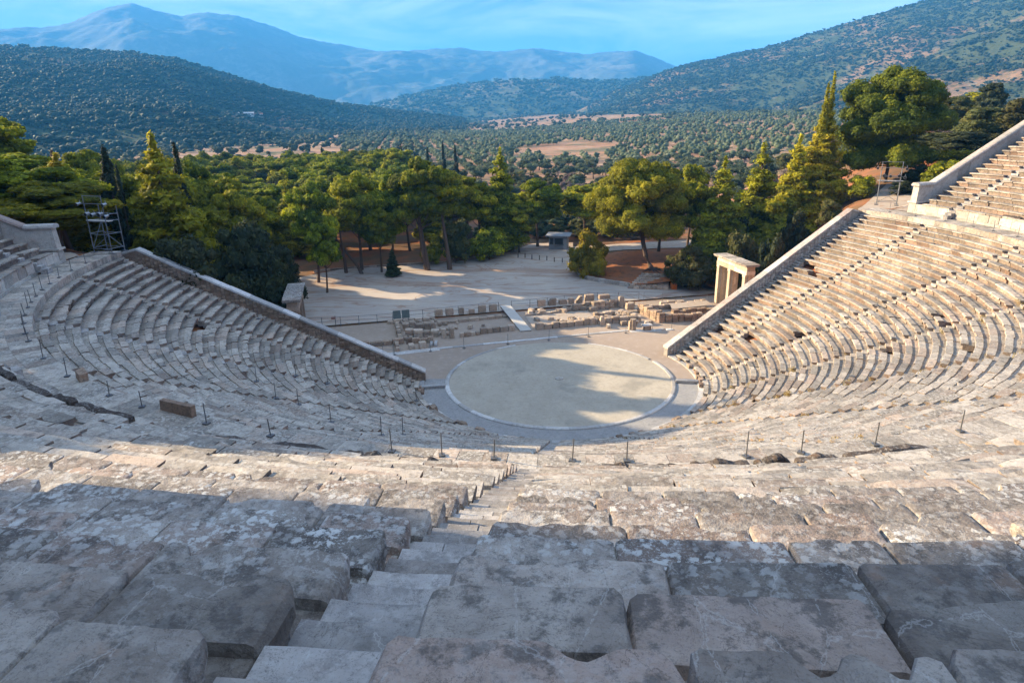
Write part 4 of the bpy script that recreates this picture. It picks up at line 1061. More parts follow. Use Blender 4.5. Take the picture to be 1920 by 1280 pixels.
# rock steps up the bank
e = empty('rock_steps', (0, 0, 0)); tag(e, 'low pale stone steps climbing the red bank to the big pine roots', 'steps')
for i in range(7):
    mb = MB(); v0_ = i*.62; c0 = (8.3+.33*i, 31.55+v0_*.86); Lw = 5.3-.25*i; ang = rad(-3)
    n = 7
    for k in range(n):
        x = c0[0]+Lw*(k+.5)/n; y = c0[1]+math.tan(ang)*Lw*(k+.5)/n
        rock(mb, (x, y, pz(x, y)+.10+.15*i), (Lw/n-.02, .55, .36), ang, RS, None, .07, .03)
    mb.build('step', M['ruin'], e)
mb = MB()
e = empty('litter_bin', (14.3, 31.7, T(14.3, 31.7)+.05), rad(10)); tag(e, 'orange painted wooden litter bin standing beside the stone steps', 'litter bin')
mb = MB()
for k in range(4):
    for s in (-1, 1):
        mb.box((-.26+.175*k, s*.34, .42), (.15, .04, .8)); mb.box((s*.34, -.26+.175*k, .42), (.04, .15, .8))
mb.build('slat_body', M['orange'], e); mb = MB(); mb.box((0, 0, .40), (.6, .6, .7)); mb.build('liner', M['darkmetal'], e)
# parked vehicles glimpsed behind the right scaffold
def car(x, y, rz, paint, label, z=None):
    z = T(x, y) if z is None else z; e = empty('parked_car', (x, y, z), rz); tag(e, label, 'car', None)
    pr = [(-2.1, .35), (-2.1, .75), (-1.95, .95), (-1.5, 1.0), (-1.05, 1.42), (.45, 1.46), (1.05, 1.0), (1.95, .85), (2.12, .6), (2.12, .35)]
    mb = MB(); k = len(pr); vs = []
    for yy, s in ((-.84, 1), (.84, 1)):
        for (a, b) in pr: vs.append((a, yy*(.86 if b > 1.1 else 1), b))
    mb.add(vs, [tuple(range(k)), tuple(range(2*k-1, k-1, -1))]+[(j, k+j, k+(j+1) % k, (j+1) % k) for j in range(k)], .5); mb.build('body', paint, e, fix=True)
    mb = MB()
    for s in (-1, 1): mb.hexa([(-1.3, s*.80, 1.02), (.85, s*.80, 1.02), (.85, s*.845, 1.02), (-1.3, s*.845, 1.02)], [(-.95, s*.70, 1.37), (.40, s*.70, 1.38), (.40, s*.75, 1.38), (-.95, s*.75, 1.37)])
    mb.build('window', M['glass'], e, fix=True)
    for a in (-1.3, 1.3):
        for s in (-1, 1): mb = MB(); mb.tube((a, s*.70, .32), (a, s*.88, .32), .32, n=14); mb.build('wheel', M['tyre'], e)
car(43.5, 29.8, rad(10), M['carpaint'], 'grey parked car in the shade behind the right walkway')
print('built things', round(time.time()-T0, 1))

# ------------------------------------------------------------------ trees
NR = np.random.default_rng(5)
def ico(sub=1):
    t = (1+5**.5)/2
    v = [(-1, t, 0), (1, t, 0), (-1, -t, 0), (1, -t, 0), (0, -1, t), (0, 1, t), (0, -1, -t), (0, 1, -t), (t, 0, -1), (t, 0, 1), (-t, 0, -1), (-t, 0, 1)]
    f = [(0, 11, 5), (0, 5, 1), (0, 1, 7), (0, 7, 10), (0, 10, 11), (1, 5, 9), (5, 11, 4), (11, 10, 2), (10, 7, 6), (7, 1, 8), (3, 9, 4), (3, 4, 2), (3, 2, 6), (3, 6, 8), (3, 8, 9), (4, 9, 5), (2, 4, 11), (6, 2, 10), (8, 6, 7), (9, 8, 1)]
    v = [np.array(p)/np.linalg.norm(p) for p in v]
    for _ in range(sub):
        c = {}; nf = []
        def mid(a, b):
            k = (min(a, b), max(a, b))
            if k not in c: m = v[a]+v[b]; v.append(m/np.linalg.norm(m)); c[k] = len(v)-1
            return c[k]
        for a, b, d in f: x, y, z = mid(a, b), mid(b, d), mid(d, a); nf += [(a, x, z), (b, y, x), (d, z, y), (x, y, z)]
        f = nf
    return np.array(v), np.array(f)
IV, IF = ico(1); IV0, IF0 = ico(0)
def crown_mesh(name, lobes, dens, size, rng, core=.78, up=.25, rough=.42, aspect=.55, spike=0.0, droop=0.0):
    """lobes: rows (x,y,z,rx,ry,rz,tint). Leaf sprays on every lobe's skin over a smaller solid heart."""
    Vs, Fs, Ts = [], [], []; off = 0
    for L in lobes:
        c = np.array(L[:3]); R = np.array(L[3:6]); tt = L[6]
        n = max(12, int(dens*4*math.pi*(R.mean()**2)))
        d = rng.normal(size=(n, 3)); d /= np.linalg.norm(d, axis=1)[:, None]
        d[:, 2] = np.abs(d[:, 2])*np.where(rng.random(n) < .72, 1, -1)
        # bumpy skin
        ph = rng.uniform(0, 6, 3)
        bump = 1+.14*np.sin(d[:, 0]*5+ph[0])*np.sin(d[:, 1]*5+ph[1])+.08*np.sin(d[:, 2]*9+ph[2])
        p = c+d*R*(rng.uniform(.80, 1.06, n)*bump)[:, None]
        nr = d+rng.normal(size=(n, 3))*rough; nr[:, 2] += up; nr /= np.linalg.norm(nr, axis=1)[:, None]
        a = np.cross(nr, rng.normal(size=(n, 3))); a /= np.linalg.norm(a, axis=1)[:, None]+1e-9; b = np.cross(nr, a)
        if spike: 
            a = a*(1-spike)+d*spike; a /= np.linalg.norm(a, axis=1)[:, None]
        s = size*rng.uniform(.6, 1.35, n)[:, None]
        q = np.stack([p-a*s, p+b*s*aspect-a*s*.1, p+a*s*1.1, p-b*s*aspect-a*s*.1], 1)
        Vs.append(q.reshape(-1, 3)); Fs.append(off+np.arange(n*4).reshape(n, 4)); off += n*4
        lt = np.clip(tt+rng.normal(size=n)*.16, 0, 1); Ts.append(np.repeat(lt, 4))
        if core > 0:
            v = c+IV*R*core*(1+.12*np.sin(IV[:, [1]]*4+ph[0]))
            f = np.concatenate([IF, IF[:, [2]]], 1)
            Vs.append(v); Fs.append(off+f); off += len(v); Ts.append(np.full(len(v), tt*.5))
    V = np.concatenate(Vs); F = np.concatenate(Fs)
    # the hearts are triangles written as quads with a doubled corner: split them off cleanly
    tri = F[:, 2] == F[:, 3]
    me = bpy.data.meshes.new(name); Q, Tt = F[~tri], F[tri][:, :3]
    me.vertices.add(len(V)); me.vertices.foreach_set('co', V.astype(np.float32).ravel())
    me.loops.add(len(Q)*4+len(Tt)*3); me.loops.foreach_set('vertex_index', np.concatenate([Q.ravel(), Tt.ravel()]).astype(np.int32))
    ls = np.concatenate([np.arange(len(Q))*4, len(Q)*4+np.arange(len(Tt))*3]).astype(np.int32)
    me.polygons.add(len(ls)); me.polygons.foreach_set('loop_start', ls)
    me.update(calc_edges=True)
    at = me.attributes.new('tint', 'FLOAT', 'POINT'); at.data.foreach_set('value', np.concatenate(Ts).astype(np.float32))
    return me
def limbs(mb, base, top, r0, targets, rng, lean=(0, 0)):
    pts = []; n = 6
    for i in range(n+1):
        f = i/n; pts.append((base[0]+(top[0]-base[0])*f+math.sin(f*3.3)*lean[0], base[1]+(top[1]-base[1])*f+math.sin(f*2.7)*lean[1], base[2]+(top[2]-base[2])*f))
    mb.path(pts, [r0*(1.35 if i == 0 else 1-.72*i/n) for i in range(n+1)], 8)
    for t in targets:
        f = min(.95, max(.25, (t[2]-base[2])/(top[2]-base[2])*.72)); k = f*n; i = int(k); a = Vector(pts[i]).lerp(Vector(pts[min(n, i+1)]), k-i)
        b = Vector(t[:3]); m = (a+b)/2+Vector((0, 0, -.08*(b-a).length)); mb.path([tuple(a), tuple(m), tuple(b)], [r0*.34, r0*.22, r0*.08], 5)
# unit trees: 12 m high, 8 m wide
def proto_pine(k, flat=False, H=12.0, W=8.0, th=.30, nl=12, dens=30, size=.15):
    """a dozen large clumps, each a cauliflower of smaller puffs on its upper side"""
    rng = np.random.default_rng(100+k); lob = []; big_ = []
    cz = H*(th+(1-th)*.5); hz = H*(1-th)*.5
    tries = 0
    while len(big_) < nl and tries < 400:
        tries += 1
        z = rng.uniform(-.8, 1.0); a = rng.uniform(0, 2*math.pi); rho = math.sqrt(max(0, 1-z*z))*rng.uniform(.75, 1.12)
        if z < 0: rho = max(rho, .5)
        R = rng.uniform(.17, .27)*W*(1-.12*z)
        c = np.array([rho*math.cos(a)*(W/2-R*.75), rho*math.sin(a)*(W/2-R*.75), cz+z*(hz-R*.55)])
        if any(np.linalg.norm((c-o[0])*[1, 1, 1.25]) < (R+o[1])*.62 for o in big_): continue
        big_.append((c, R))
    for c, R in big_:
        tt = rng.normal(.48, .15); n = int(rng.integers(8, 13)); q = .66 if flat else .8
        lob.append([c[0], c[1], c[2], R*.80, R*.80, R*.62*q, np.clip(tt-.1, 0, 1)])
        for j in range(n):
            d = rng.normal(size=3); d /= np.linalg.norm(d); d[2] = abs(d[2])*1.1-.25; d /= np.linalg.norm(d); r_ = R*rng.uniform(.30, .46)
            lob.append([c[0]+d[0]*R*.78, c[1]+d[1]*R*.78, c[2]+d[2]*R*.66*q, r_, r_, r_*.85, np.clip(tt+rng.normal()*.12, 0, 1)])
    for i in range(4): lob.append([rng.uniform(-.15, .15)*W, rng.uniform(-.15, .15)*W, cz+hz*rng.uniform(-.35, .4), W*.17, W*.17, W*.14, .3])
    me = crown_mesh('pine_crown', lob, dens, size, rng, .84, .12)
    mb = MB(); lean = (rng.uniform(-.5, .5), rng.uniform(-.5, .5)); ts = [list(c) for c, R in big_]
    limbs(mb, (0, 0, -.6), (rng.uniform(-.6, .6), rng.uniform(-.6, .6), H*.84), .24, ts, rng, lean)
    return me, mb.mesh('pine_trunk')
def proto_conifer(k, H=12.0, W=6.0, dens=30, size=.17, low=.06, tops=1):
    rng = np.random.default_rng(200+k); lob = []
    lv = 15
    for i in range(lv):
        t = (i+.5)/lv; z = H*(low+(1-low)*t*.93); rad_ = W/2*(1-t)**.72*(.9+.2*rng.random()); nb = max(3, int(9*(1-t)+2)); o = rng.uniform(0, 6)
        for b in range(nb):
            if rng.random() < .10: continue
            a = o+2*math.pi*b/nb+rng.uniform(-.25, .25); rr = rad_*rng.uniform(.62, 1.08); R = (.38+.62*(1-t))*rng.uniform(.75, 1.25)*W/6
            lob.append([math.cos(a)*(rr-R*.4), math.sin(a)*(rr-R*.4), z+rng.uniform(-.25, .25)+rr*.10, R*1.05, R*1.05, R*.62, np.clip(rng.normal(.5, .2), 0, 1)])
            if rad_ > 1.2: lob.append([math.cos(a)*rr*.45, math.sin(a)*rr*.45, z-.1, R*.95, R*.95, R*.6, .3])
    for q in range(tops): lob.append([rng.uniform(-.3, .3)*q, rng.uniform(-.3, .3)*q, H*(.965-.05*q), .22, .22, .62, .7])
    me = crown_mesh('conifer_crown', lob, dens, size, rng, .72, .45, .6, .42, .35)
    mb = MB(); limbs(mb, (0, 0, -.6), (0, 0, H*.93), .19, lob[4::14], rng, (.1, .1)); return me, mb.mesh('conifer_trunk')
def proto_cypress(k, H=12.0, W=2.4):
    rng = np.random.default_rng(300+k); lob = []
    for i in range(46):
        t = rng.random()**.9; prof = (math.sin(math.pi*min(1, t*1.02)**.62)**.8)*.5+.05; a = rng.uniform(0, 6.3); rr = W/2*prof*rng.uniform(.5, 1.15)
        lob.append([math.cos(a)*rr, math.sin(a)*rr, H*(.07+.86*t), .34*(.5+prof), .34*(.5+prof), .85*(.6+.5*rng.random()), rng.uniform(.2, .7)])
    lob.append([0, 0, H*.95, .14, .14, .6, .5])
    me = crown_mesh('cypress_crown', lob, 34, .13, rng, .8, .9, .5, .4, .3)
    mb = MB(); limbs(mb, (0, 0, -.6), (0, 0, H*.8), .16, [], rng); return me, mb.mesh('cypress_trunk')
def proto_broad(k, H=6.0, W=6.0, th=.08, nl=30, dens=22, size=.15, core=.80, name='bush'):
    rng = np.random.default_rng(400+k); lob = []
    for i in range(nl):
        z = rng.uniform(0, 1)**.8; a = rng.uniform(0, 6.3); rho = math.sqrt(max(.02, 1-z*z*.92))*rng.uniform(.55, 1.0)
        R = rng.uniform(.12, .2)*W*.7; lob.append([rho*math.cos(a)*(W/2-R*.6), rho*math.sin(a)*(W/2-R*.6), H*th+R*.6+z*(H*(1-th)-R*1.5), R, R, R*.8, np.clip(rng.normal(.5, .2), 0, 1)])
    for i in range(4): lob.append([rng.uniform(-.15, .15)*W, rng.uniform(-.15, .15)*W, H*(th+.35), W*.26, W*.26, H*.26, .3])
    me = crown_mesh(name+'_crown', lob, dens, size, rng, core, .2, .9)
    mb = MB(); limbs(mb, (0, 0, -.5), (rng.uniform(-.2, .2), 0, H*.6), .12, lob[:6], rng, (.2, .1)); return me, mb.mesh(name+'_trunk')
def proto_olive(k):
    rng = np.random.default_rng(500+k); lob = []
    for i in range(13):
        a = rng.uniform(0, 6.3); rho = rng.uniform(.2, 1.0); z = rng.uniform(0, 1); R = rng.uniform(.55, .95)
        lob.append([rho*math.cos(a)*1.7, rho*math.sin(a)*1.7, 1.7+z*1.9*(1-.4*rho), R, R, R*.8, rng.uniform(.2, .85)])
    me = crown_mesh('olive_crown', lob, 14, .20, rng, .76, .2, .8)
    mb = MB(); limbs(mb, (0, 0, -.4), (.2, .1, 2.4), .26, lob[:4], rng, (.2, .1)); return me, mb.mesh('olive_trunk')

P_pine = [proto_pine(k, k % 2 == 0, nl=[14, 17, 13, 16, 15][k]) for k in range(5)]
P_forest = [proto_pine(10+k, True, th=[.38, .5, .42][k], nl=12, dens=20, size=.19) for k in range(3)]
P_con = [proto_conifer(k) for k in range(3)]
P_cyp = [proto_cypress(k) for k in range(2)]
P_oak = [proto_broad(k, 8, 7, .1, 44, 24, .15, .82, 'oak') for k in range(2)]
P_shr = [proto_broad(10+k, 4.0, 5.0, .0, 24, 26, .12, .74, 'shrub') for k in range(3)]
P_oli = [proto_olive(k) for k in range(4)]
print('protos', round(time.time()-T0, 1))
BASE = {}
def plant(name, proto, dims, x, y, ztop, width, mat, label, cat, group=None, rz=None, zb=None, trunk=True):
    """dims: height and width of the unit mesh"""
    z = T(x, y) if zb is None else zb; h = max(1.0, ztop-z); sxy = width/dims[1]
    e = empty(name, (x, y, z), RS.uniform(0, 6.28) if rz is None else rz); tag(e, label, cat, group)
    for part, me in (('crown', proto[0]), ('trunk', proto[1])):
        if part == 'trunk' and not trunk: continue
        o = bpy.data.objects.new(part, me); COL.objects.link(o); o.parent = e
        if len(me.materials) == 0: me.materials.append(mat if part == 'crown' else M['bark'])
        if part == 'crown' and me.materials[0] != mat:
            o.material_slots[0].link = 'OBJECT'; o.material_slots[0].material = mat
        o.scale = (sxy, sxy, h/dims[0])
    return e
D = {'pine': (12, 8), 'con': (12, 6), 'cyp': (12, 2.4), 'oak': (8, 7), 'shr': (4, 5), 'oli': (4, 4.6)}
# trees and bushes one can tell apart
own = [
 ('pine', -58.8, 11.4, 19.4, 12.0, 'pine', 'dark rounded pine at the far left edge, behind the end of the upper seats'),
 ('con', -49.0, 7.5, 19.4, 9.0, 'conif', 'yellow green young pine between the far left pine and the scaffold tower'),
 ('cyp', -44.6, 8.5, 20.2, 3.6, 'cypress', 'tall dark cypress rising just behind the left scaffold tower'),
 ('cyp', -42.6, 7.0, 18.6, 1.8, 'cypress', 'short slim dark cypress to the right of the tall one behind the left scaffold'),
 ('con', -38.2, 6.5, 21.0, 11.5, 'conif', 'broad bushy yellow green pine right of the left scaffold, largest on that side'),
 ('cyp', -40.4, 13.6, 20.4, 3.4, 'cypress', 'dark brown topped cypress right behind the broad bushy pine'),
 ('pine', -43.6, 27.9, 15.6, 6.6, 'pine', 'dark pine filling the gap right of the broad bushy pine'),
 ('oak', -31.6, 8.0, 13.1, 8.8, 'oak', 'very dark round evergreen just over the coping of the left end wall'),
 ('oak', -32.9, 17.7, 8.9, 5.8, 'oak', 'smaller dark evergreen beside the brown stone gate'),
 ('shr', -32.4, -1.1, 13.4, 7.0, 'oak', 'low dark bush behind the top of the left end wall'),
 ('pine', -50.3, 42.4, 12.8, 6.8, 'pine', 'rounded green pine in the second row left of the forecourt'),
 ('pine', -43.1, 36.8, 11.9, 6.2, 'pine', 'small rounded pine beside the slim dark tree left of the forecourt'),
 ('pine', -33.9, 31.6, 14.4, 6.4, 'pine', 'upright green pine nearest the left corner of the forecourt'),
 ('pine', -31.0, 27.0, 9.8, 4.6, 'pine', 'short low pine leaning over the left corner of the forecourt'),
 ('pine', -29.9, 38.6, 14.9, 8.4, 'pine', 'bright topped pine behind the leaning trunk at the forecourt edge'),
 ('pine', -26.0, 41.8, 14.2, 7.0, 'pine', 'pine with several bright domes right of the leaning trunk'),
 ('pine', -26.6, 37.6, 10.9, 5.4, 'pine', 'lower dark pine in front of the domed ones at the forecourt edge'),
 ('pine', -20.2, 39.2, 16.8, 9.2, 'pine', 'large pine with two bare leaning trunks standing on the forecourt edge'),
 ('pine', -16.4, 49.6, 13.5, 7.6, 'pine', 'dark spreading pine between the two tall pines behind the forecourt'),
 ('con', -10.5, 52.0, 17.2, 8.6, 'pine', 'tallest dark pine behind the forecourt, left of the kiosk'),
 ('pine', -13.6, 50.2, 12.1, 6.6, 'pine', 'middling dark pine tucked under the tallest one'),
 ('pine', -4.9, 56.5, 12.0, 8.4, 'pine', 'broad low dark pine beside the grey kiosk'),
 ('pine', -7.6, 51.2, 9.0, 6.0, 'pine', 'small dark pine at the far kerb near the bollards'),
 ('pine', 3.0, 60.0, 11.0, 9.0, 'pine', 'dark pine standing behind the kiosk roof'),
 ('pine', 14.6, 51.5, 14.8, 8.4, 'pine', 'dark pine hidden behind the right side of the big bright pine'),
 ('pine', 18.0, 46.2, 14.8, 7.6, 'pine', 'dark round headed pine with a bare trunk right of the big bright pine'),
 ('con', 20.6, 36.2, 16.4, 9.0, 'conif', 'bright pointed pine first to the right of the round headed one'),
 ('con', 27.0, 42.8, 17.8, 10.0, 'conif', 'bright bushy pine in the middle of the row on the red bank'),
 ('con', 29.8, 36.6, 19.0, 8.0, 'conif', 'slender bright pine with a bare thin trunk on the red bank'),
 ('oak', 54.9, 46.1, 19.1, 9.0, 'oak', 'dark blue green oak right of the huge round pine'),
 ('oak', 61.0, 53.5, 22.3, 10.0, 'shrub', 'olive brown tree behind the upper right wall, lower left one'),
 ('oak', 55.8, 56.5, 18.6, 7.0, 'shrub', 'brownish tree in the gap between the huge pine and the dark oak'),
 ('oak', 64.8, 50.4, 23.5, 9.5, 'shrub', 'tall olive brown tree rising over the climbing coping at the right edge'),
 ('oak', 70.5, 52.0, 24.0, 11.0, 'pine', 'dark green tree at the extreme right edge above the coping'),
 ('shr', 3.2, 38.0, 7.2, 6.2, 'yellow', 'yellowing bush behind the curved kerb wall beside the big pine'),
 ('shr', 4.3, 36.6, 4.6, 3.6, 'yellow', 'small bright yellow bush right at the corner of the curved kerb wall'),
 ('shr', 21.9, 29.6, 8.8, 6.2, 'shrub', 'brownish round bush above the tall cream gate'),
 ('shr', 24.4, 24.9, 9.0, 4.8, 'oak', 'deep green bush tight against the coping of the right end wall'),
 ('shr', 16.4, 31.6, 6.0, 6.6, 'shrub', 'large olive brown bush just left of the tall cream gate'),
 ('shr', 14.6, 33.6, 4.6, 4.2, 'shrub', 'small bush behind the orange bin'),
 ('shr', 28.9, 31.6, 10.9, 4.2, 'oak', 'small dark bush on the red bank below the slender pine'),
 ('shr', 19.6, 41.4, 6.6, 6.0, 'oak', 'dark bush in the shade between the round headed and the pointed pines'),
 ('shr', -16.6, 43.6, 8.2, 6.6, 'shrub', 'olive bush behind the leaning trunks at the forecourt edge'),
 ('shr', -17.3, 48.5, 8.8, 5.8, 'grey', 'grey leafless bush between the tall pines behind the forecourt'),
 ('shr', -12.0, 45.8, 6.1, 7.0, 'pine', 'green bush at the low kerb in the middle of the far edge'),
 ('shr', 23.6, 39.5, 9.2, 5.2, 'oak', 'dark bush under the bright pointed pines'),
 ('con', -24.3, 35.5, 4.8, 2.3, 'oak', 'tiny dark cone shaped tree standing alone on the forecourt edge'),
 ('shr', -20.0, 43.2, 4.6, 4.7, 'pine', 'low green bush between the two leaning trunks'),
 ('shr', 30.6, 25.8, 12.6, 3.4, 'shrub', 'small olive bush on the red slope behind the top of the right end wall'),
]
PR = {'pine': P_pine, 'con': P_con, 'cyp': P_cyp, 'oak': P_oak, 'shr': P_shr, 'oli': P_oli}
NM = {'pine': 'pine_tree', 'con': 'pine_tree', 'cyp': 'cypress_tree', 'oak': 'oak_tree', 'shr': 'bush'}
CT = {'pine': 'pine tree', 'con': 'pine tree', 'cyp': 'cypress tree', 'oak': 'tree', 'shr': 'bush'}
for i, (k, x, y, zt, w, m, lb) in enumerate(own):
    plant(NM[k], PR[k][i % len(PR[k])], D[k], x, y, zt, w, M[m], lb, CT[k])
for i, (x, y, w, zt) in enumerate([(45.5, 31.0, 6, 16.5), (50, 30, 6.5, 17.5), (54.5, 33, 7, 18.5), (49, 36, 7, 17.5), (59, 31, 7, 19), (57, 39, 7.5, 19), (63, 37, 8, 20), (66, 30, 8, 21), (44.5, 35.5, 5, 15.5), (37.0, 33.5, 4.5, 14.6), (40.5, 31.0, 3.5, 14.0)]):
    plant('bush', P_shr[i % 3], D['shr'], x, y, zt, w, M['oak' if i % 3 else 'pine'], 'dark bush crowding under the huge round pine behind the right walkway', 'bush', 'dark bushes under the huge round pine')
# dry weeds rooted in the joints of the seats
P_weed = []
for k in range(3):
    g_ = np.random.default_rng(900+k); P_weed.append(crown_mesh('weed', [[g_.uniform(-.08, .08), g_.uniform(-.08, .08), .08+.06*q, .12, .12, .10, g_.uniform(.2, .9)] for q in range(3)], 420, .035, g_, 0, .5, .6, .25, .6))
    P_weed[-1].materials.append(M['weed'])
rw = random.Random(77)
for i in range(120):
    low = i < 70
    if low: th = rw.choice([18, 36, 36, 54, 54, 54, 72])+rw.choice([-1, 1])*rw.uniform(.9, 1.5); n_ = rw.randrange(2, 33); R = R0L+DL*n_+.10; z = Z0L+HL*(n_-1)-.06; R -= .02
    else: th = rw.uniform(-22, 26); n_ = rw.randrange(2, 17); R = R0U+DU*n_+.06; z = Z0U+HU*(n_-1)-.06
    o = bpy.data.objects.new('weed', P_weed[i % 3]); COL.objects.link(o); o.location = pol(R, th, z); o.rotation_euler = (0, 0, rw.uniform(0, 6)); sc1 = rw.uniform(.8, 1.7) if low else rw.uniform(.5, 1.0); o.scale = (sc1,)*3
    tag(o, 'dry yellowish weed in a joint of the sunny lower seats' if low else 'dry weed in a joint of the near upper seats', 'weed', 'weeds of the lower seats' if low else 'weeds of the near upper seats')
# the big pine on the bank, the huge round pine, and the tallest pine: meshes of their own
big = proto_pine(50, False, 14.6, 13.6, .20, 30, 34, .14)
x, y = 10.2, 39.6; zb = T(x, y)+1.0
e = empty('pine_tree', (x, y, zb)); tag(e, 'big bright pine with many rounded clumps and bare roots on the red bank', 'pine tree')
mb = MB()
lb = (1.7, -2.0, -.2)
mb.path([(2.1, -2.4, -.4), (1.7, -2.0, .3), (1.0, -1.4, 1.8), (.6, -.9, 3.6), (.2, -.3, 6.0), (0, 0, 9.0), (0, 0, 12.5)], [.55, .40, .33, .30, .26, .2, .08], 10)
rr = random.Random(3)
for k in range(22):
    a = rr.uniform(0, 6.28); t = Vector((rr.uniform(.4, 1)*math.cos(a)*5.0, rr.uniform(.4, 1)*math.sin(a)*5.0, rr.uniform(4.0, 12.5)))
    s_ = Vector((.3, -.4, rr.uniform(3.2, 8))); mb.path([tuple(s_), tuple((s_+t)/2+Vector((0, 0, -.4))), tuple(t)], [.17, .11, .04], 6)
tr = mb.build('trunk', M['bark'], e)
mb = MB()
for k in range(13):
    a = k*.49+rr.uniform(-.2, .2); L = rr.uniform(1.2, 2.8); b = Vector((2.1, -2.4, .15)); p1 = b+Vector((math.cos(a)*L*.4, math.sin(a)*L*.4, .02)); p2 = b+Vector((math.cos(a+.3)*L, math.sin(a+.3)*L, -.25))
    mb.path([tuple(b), tuple(p1), tuple(p2)], [.16, .09, .03], 6)
mb.build('root', M['bark'], tr)
c_ = link('crown', big[0], M['pinebright'] if 'pinebright' in M else M['conif'], e); c_.scale = (1, 1, 1)
big2 = proto_pine(61, True, 14.6, 13.6, .05, 34, 30, .15)
e = empty('pine_tree', (41.9, 39.0, T(41.9, 39.0)-.5), 1.0); tag(e, 'huge broad round pine standing right of the tallest pointed pine', 'pine tree')
link('crown', big2[0], M['pineg'] if 'pineg' in M else M['pine'], e); link('trunk', big2[1], M['bark'], e)
tall = proto_conifer(70, 17.5, 8.6, 26, .18, .03, 1)
rng = np.random.default_rng(71); zb = T(33.4, 38.0)
e = empty('pine_tree', (33.4, 38.2, zb-.3), .6); tag(e, 'tallest pine, a pointed yellow green tree with two thin tops above the right scaffold tower', 'pine tree')
hh = 26.3-zb+.3
c_ = link('crown', tall[0], M['conif'], e); c_.scale = (1, 1, (hh-3.2)/17.5); t_ = link('trunk', tall[1], M['bark'], e); t_.scale = (1, 1, (hh-3.2)/17.5)
sp = []
for (ox, oy, z0, z1) in ((-.7, 0, hh-8, hh-1.4), (.4, .1, hh-8, hh)):
    for i in range(16):
        f = i/15; R = .62*(1-f)+.16; sp.append([ox+rng.uniform(-.3, .3)*(1-f), oy+rng.uniform(-.3, .3)*(1-f), z0+(z1-z0)*f, R, R, .5, rng.uniform(.4, .8)])
link('crown_top', crown_mesh('crown_top', sp, 34, .15, rng, .7, .9, .5, .4, .5), M['conif'], e)
# leaning bare trunks on the forecourt edge (each carries the crown it reaches into)
def lean_tree(base, top, r0, cr, w, label):
    x, y = base; z = T(x, y); e = empty('pine_tree', (x, y, z)); tag(e, label, 'pine tree'); mb = MB()
    dx, dy, dz = top; pts = [(0, 0, -.3), (dx*.18, dy*.18, dz*.22), (dx*.5, dy*.5, dz*.48), (dx*.82, dy*.82, dz*.75), (dx, dy, dz)]
    mb.path(pts, [r0*1.4, r0, r0*.85, r0*.7, r0*.4], 9); mb.build('trunk', M['bark'], e)
    c = link('crown', P_pine[cr][0], None, e); s = w/8; c.scale = (s, s, s*.8); c.location = (dx, dy, dz-3.6*s)
lean_tree((-20.0, 39.0), (-1.4, 1.6, 9.0), .28, 1, 7.0, 'pine with a bent bare trunk at the forecourt edge, left of the straight barked one')
lean_tree((-16.9, 39.6), (-1.0, .6, 9.5), .30, 3, 6.6, 'pine with a pale streaked trunk leaning left, last one on the forecourt edge')
lean_tree((-29.0, 36.4), (-4.6, 2.2, 5.6), .22, 2, 4.6, 'strongly leaning pine whose trunk slants up to the left at the forecourt corner')
lean_tree((-31.6, 36.8), (-.8, 1.2, 6.2), .22, 4, 4.4, 'upright dark pine touching the strongly leaning trunk')
# pines of the wood left of and behind the forecourt
def free(x, y, d, pts):
    for (a, b) in pts:
        if (a-x)**2+(b-y)**2 < d*d: return False
    return True
placed = [(o[1], o[2]) for o in own]+[(10, 40), (42, 39), (33, 38)]
r = random.Random(21); cnt = 0; tries = 0
def bearing(x, y): return math.degrees(math.atan2(x-CP[0], y-CP[1]))
while cnt < 235 and tries < 9000:
    tries += 1
    d = 82+178*math.sqrt(r.random()); b = r.uniform(-47, -12 if d < 215 else -15); x = CP[0]+d*math.sin(rad(b)); y = CP[1]+d*math.cos(rad(b))
    u = x*cA+y*sA; v = -x*sA+y*cA
    if v < 30 and u > -46: continue
    if v < 50.5 and -34 < u < 8: continue
    if b > -19 and d > 175 and r.random() < .5: continue
    if b > -14.5 and d > 150: continue
    if not free(x, y, 6.3 if d < 150 else 7.2, placed): continue
    placed.append((x, y)); cnt += 1
    g = T(x, y); h = r.uniform(8.5, 12.5)*(1.0 if d < 150 else 1.08)
    kind = r.random()
    w = r.uniform(7.5, 11)
    if kind < .80: plant('pine_tree', P_forest[r.randrange(3)], (12, 8), x, y, g+h, w, M['pine'], 'rounded umbrella shaped pine in the wood left of the forecourt', 'pine tree', 'pines of the wood left of the forecourt')
    elif kind < .93: plant('pine_tree', P_con[r.randrange(3)], (12, 6), x, y, g+h*.95, w*.7, M['pine'], 'pointed pine among the rounded ones of the left wood', 'pine tree', 'pines of the wood left of the forecourt')
    else: plant('oak_tree', P_oak[r.randrange(2)], (8, 7), x, y, g+h*.7, w*.8, M['oak'], 'dark low oak among the pines of the left wood', 'tree', 'oaks of the left wood')
for x, y, zt in [(-47.5, 12.5, 17.6), (-53, 16.5, 18.0), (-44.5, 18.5, 16.2), (-51.5, 9.5, 18.4), (-43.5, 14.8, 17.4), (-44.5, 22.5, 17.6), (-40.0, 20.5, 15.6), (-60.5, 17.5, 18.6), (-46, 3.0, 18.4), (-51, 1.0, 19.4), (-43.5, -1.0, 17.6), (-56, 4, 20.0)]:
    placed.append((x, y)); plant('pine_tree', P_pine[r.randrange(5)], (12, 8), x, y, zt, 9.0, M['pine'], 'dense tall pine behind the left scaffold tower', 'pine tree', 'tall pines behind the left scaffold')
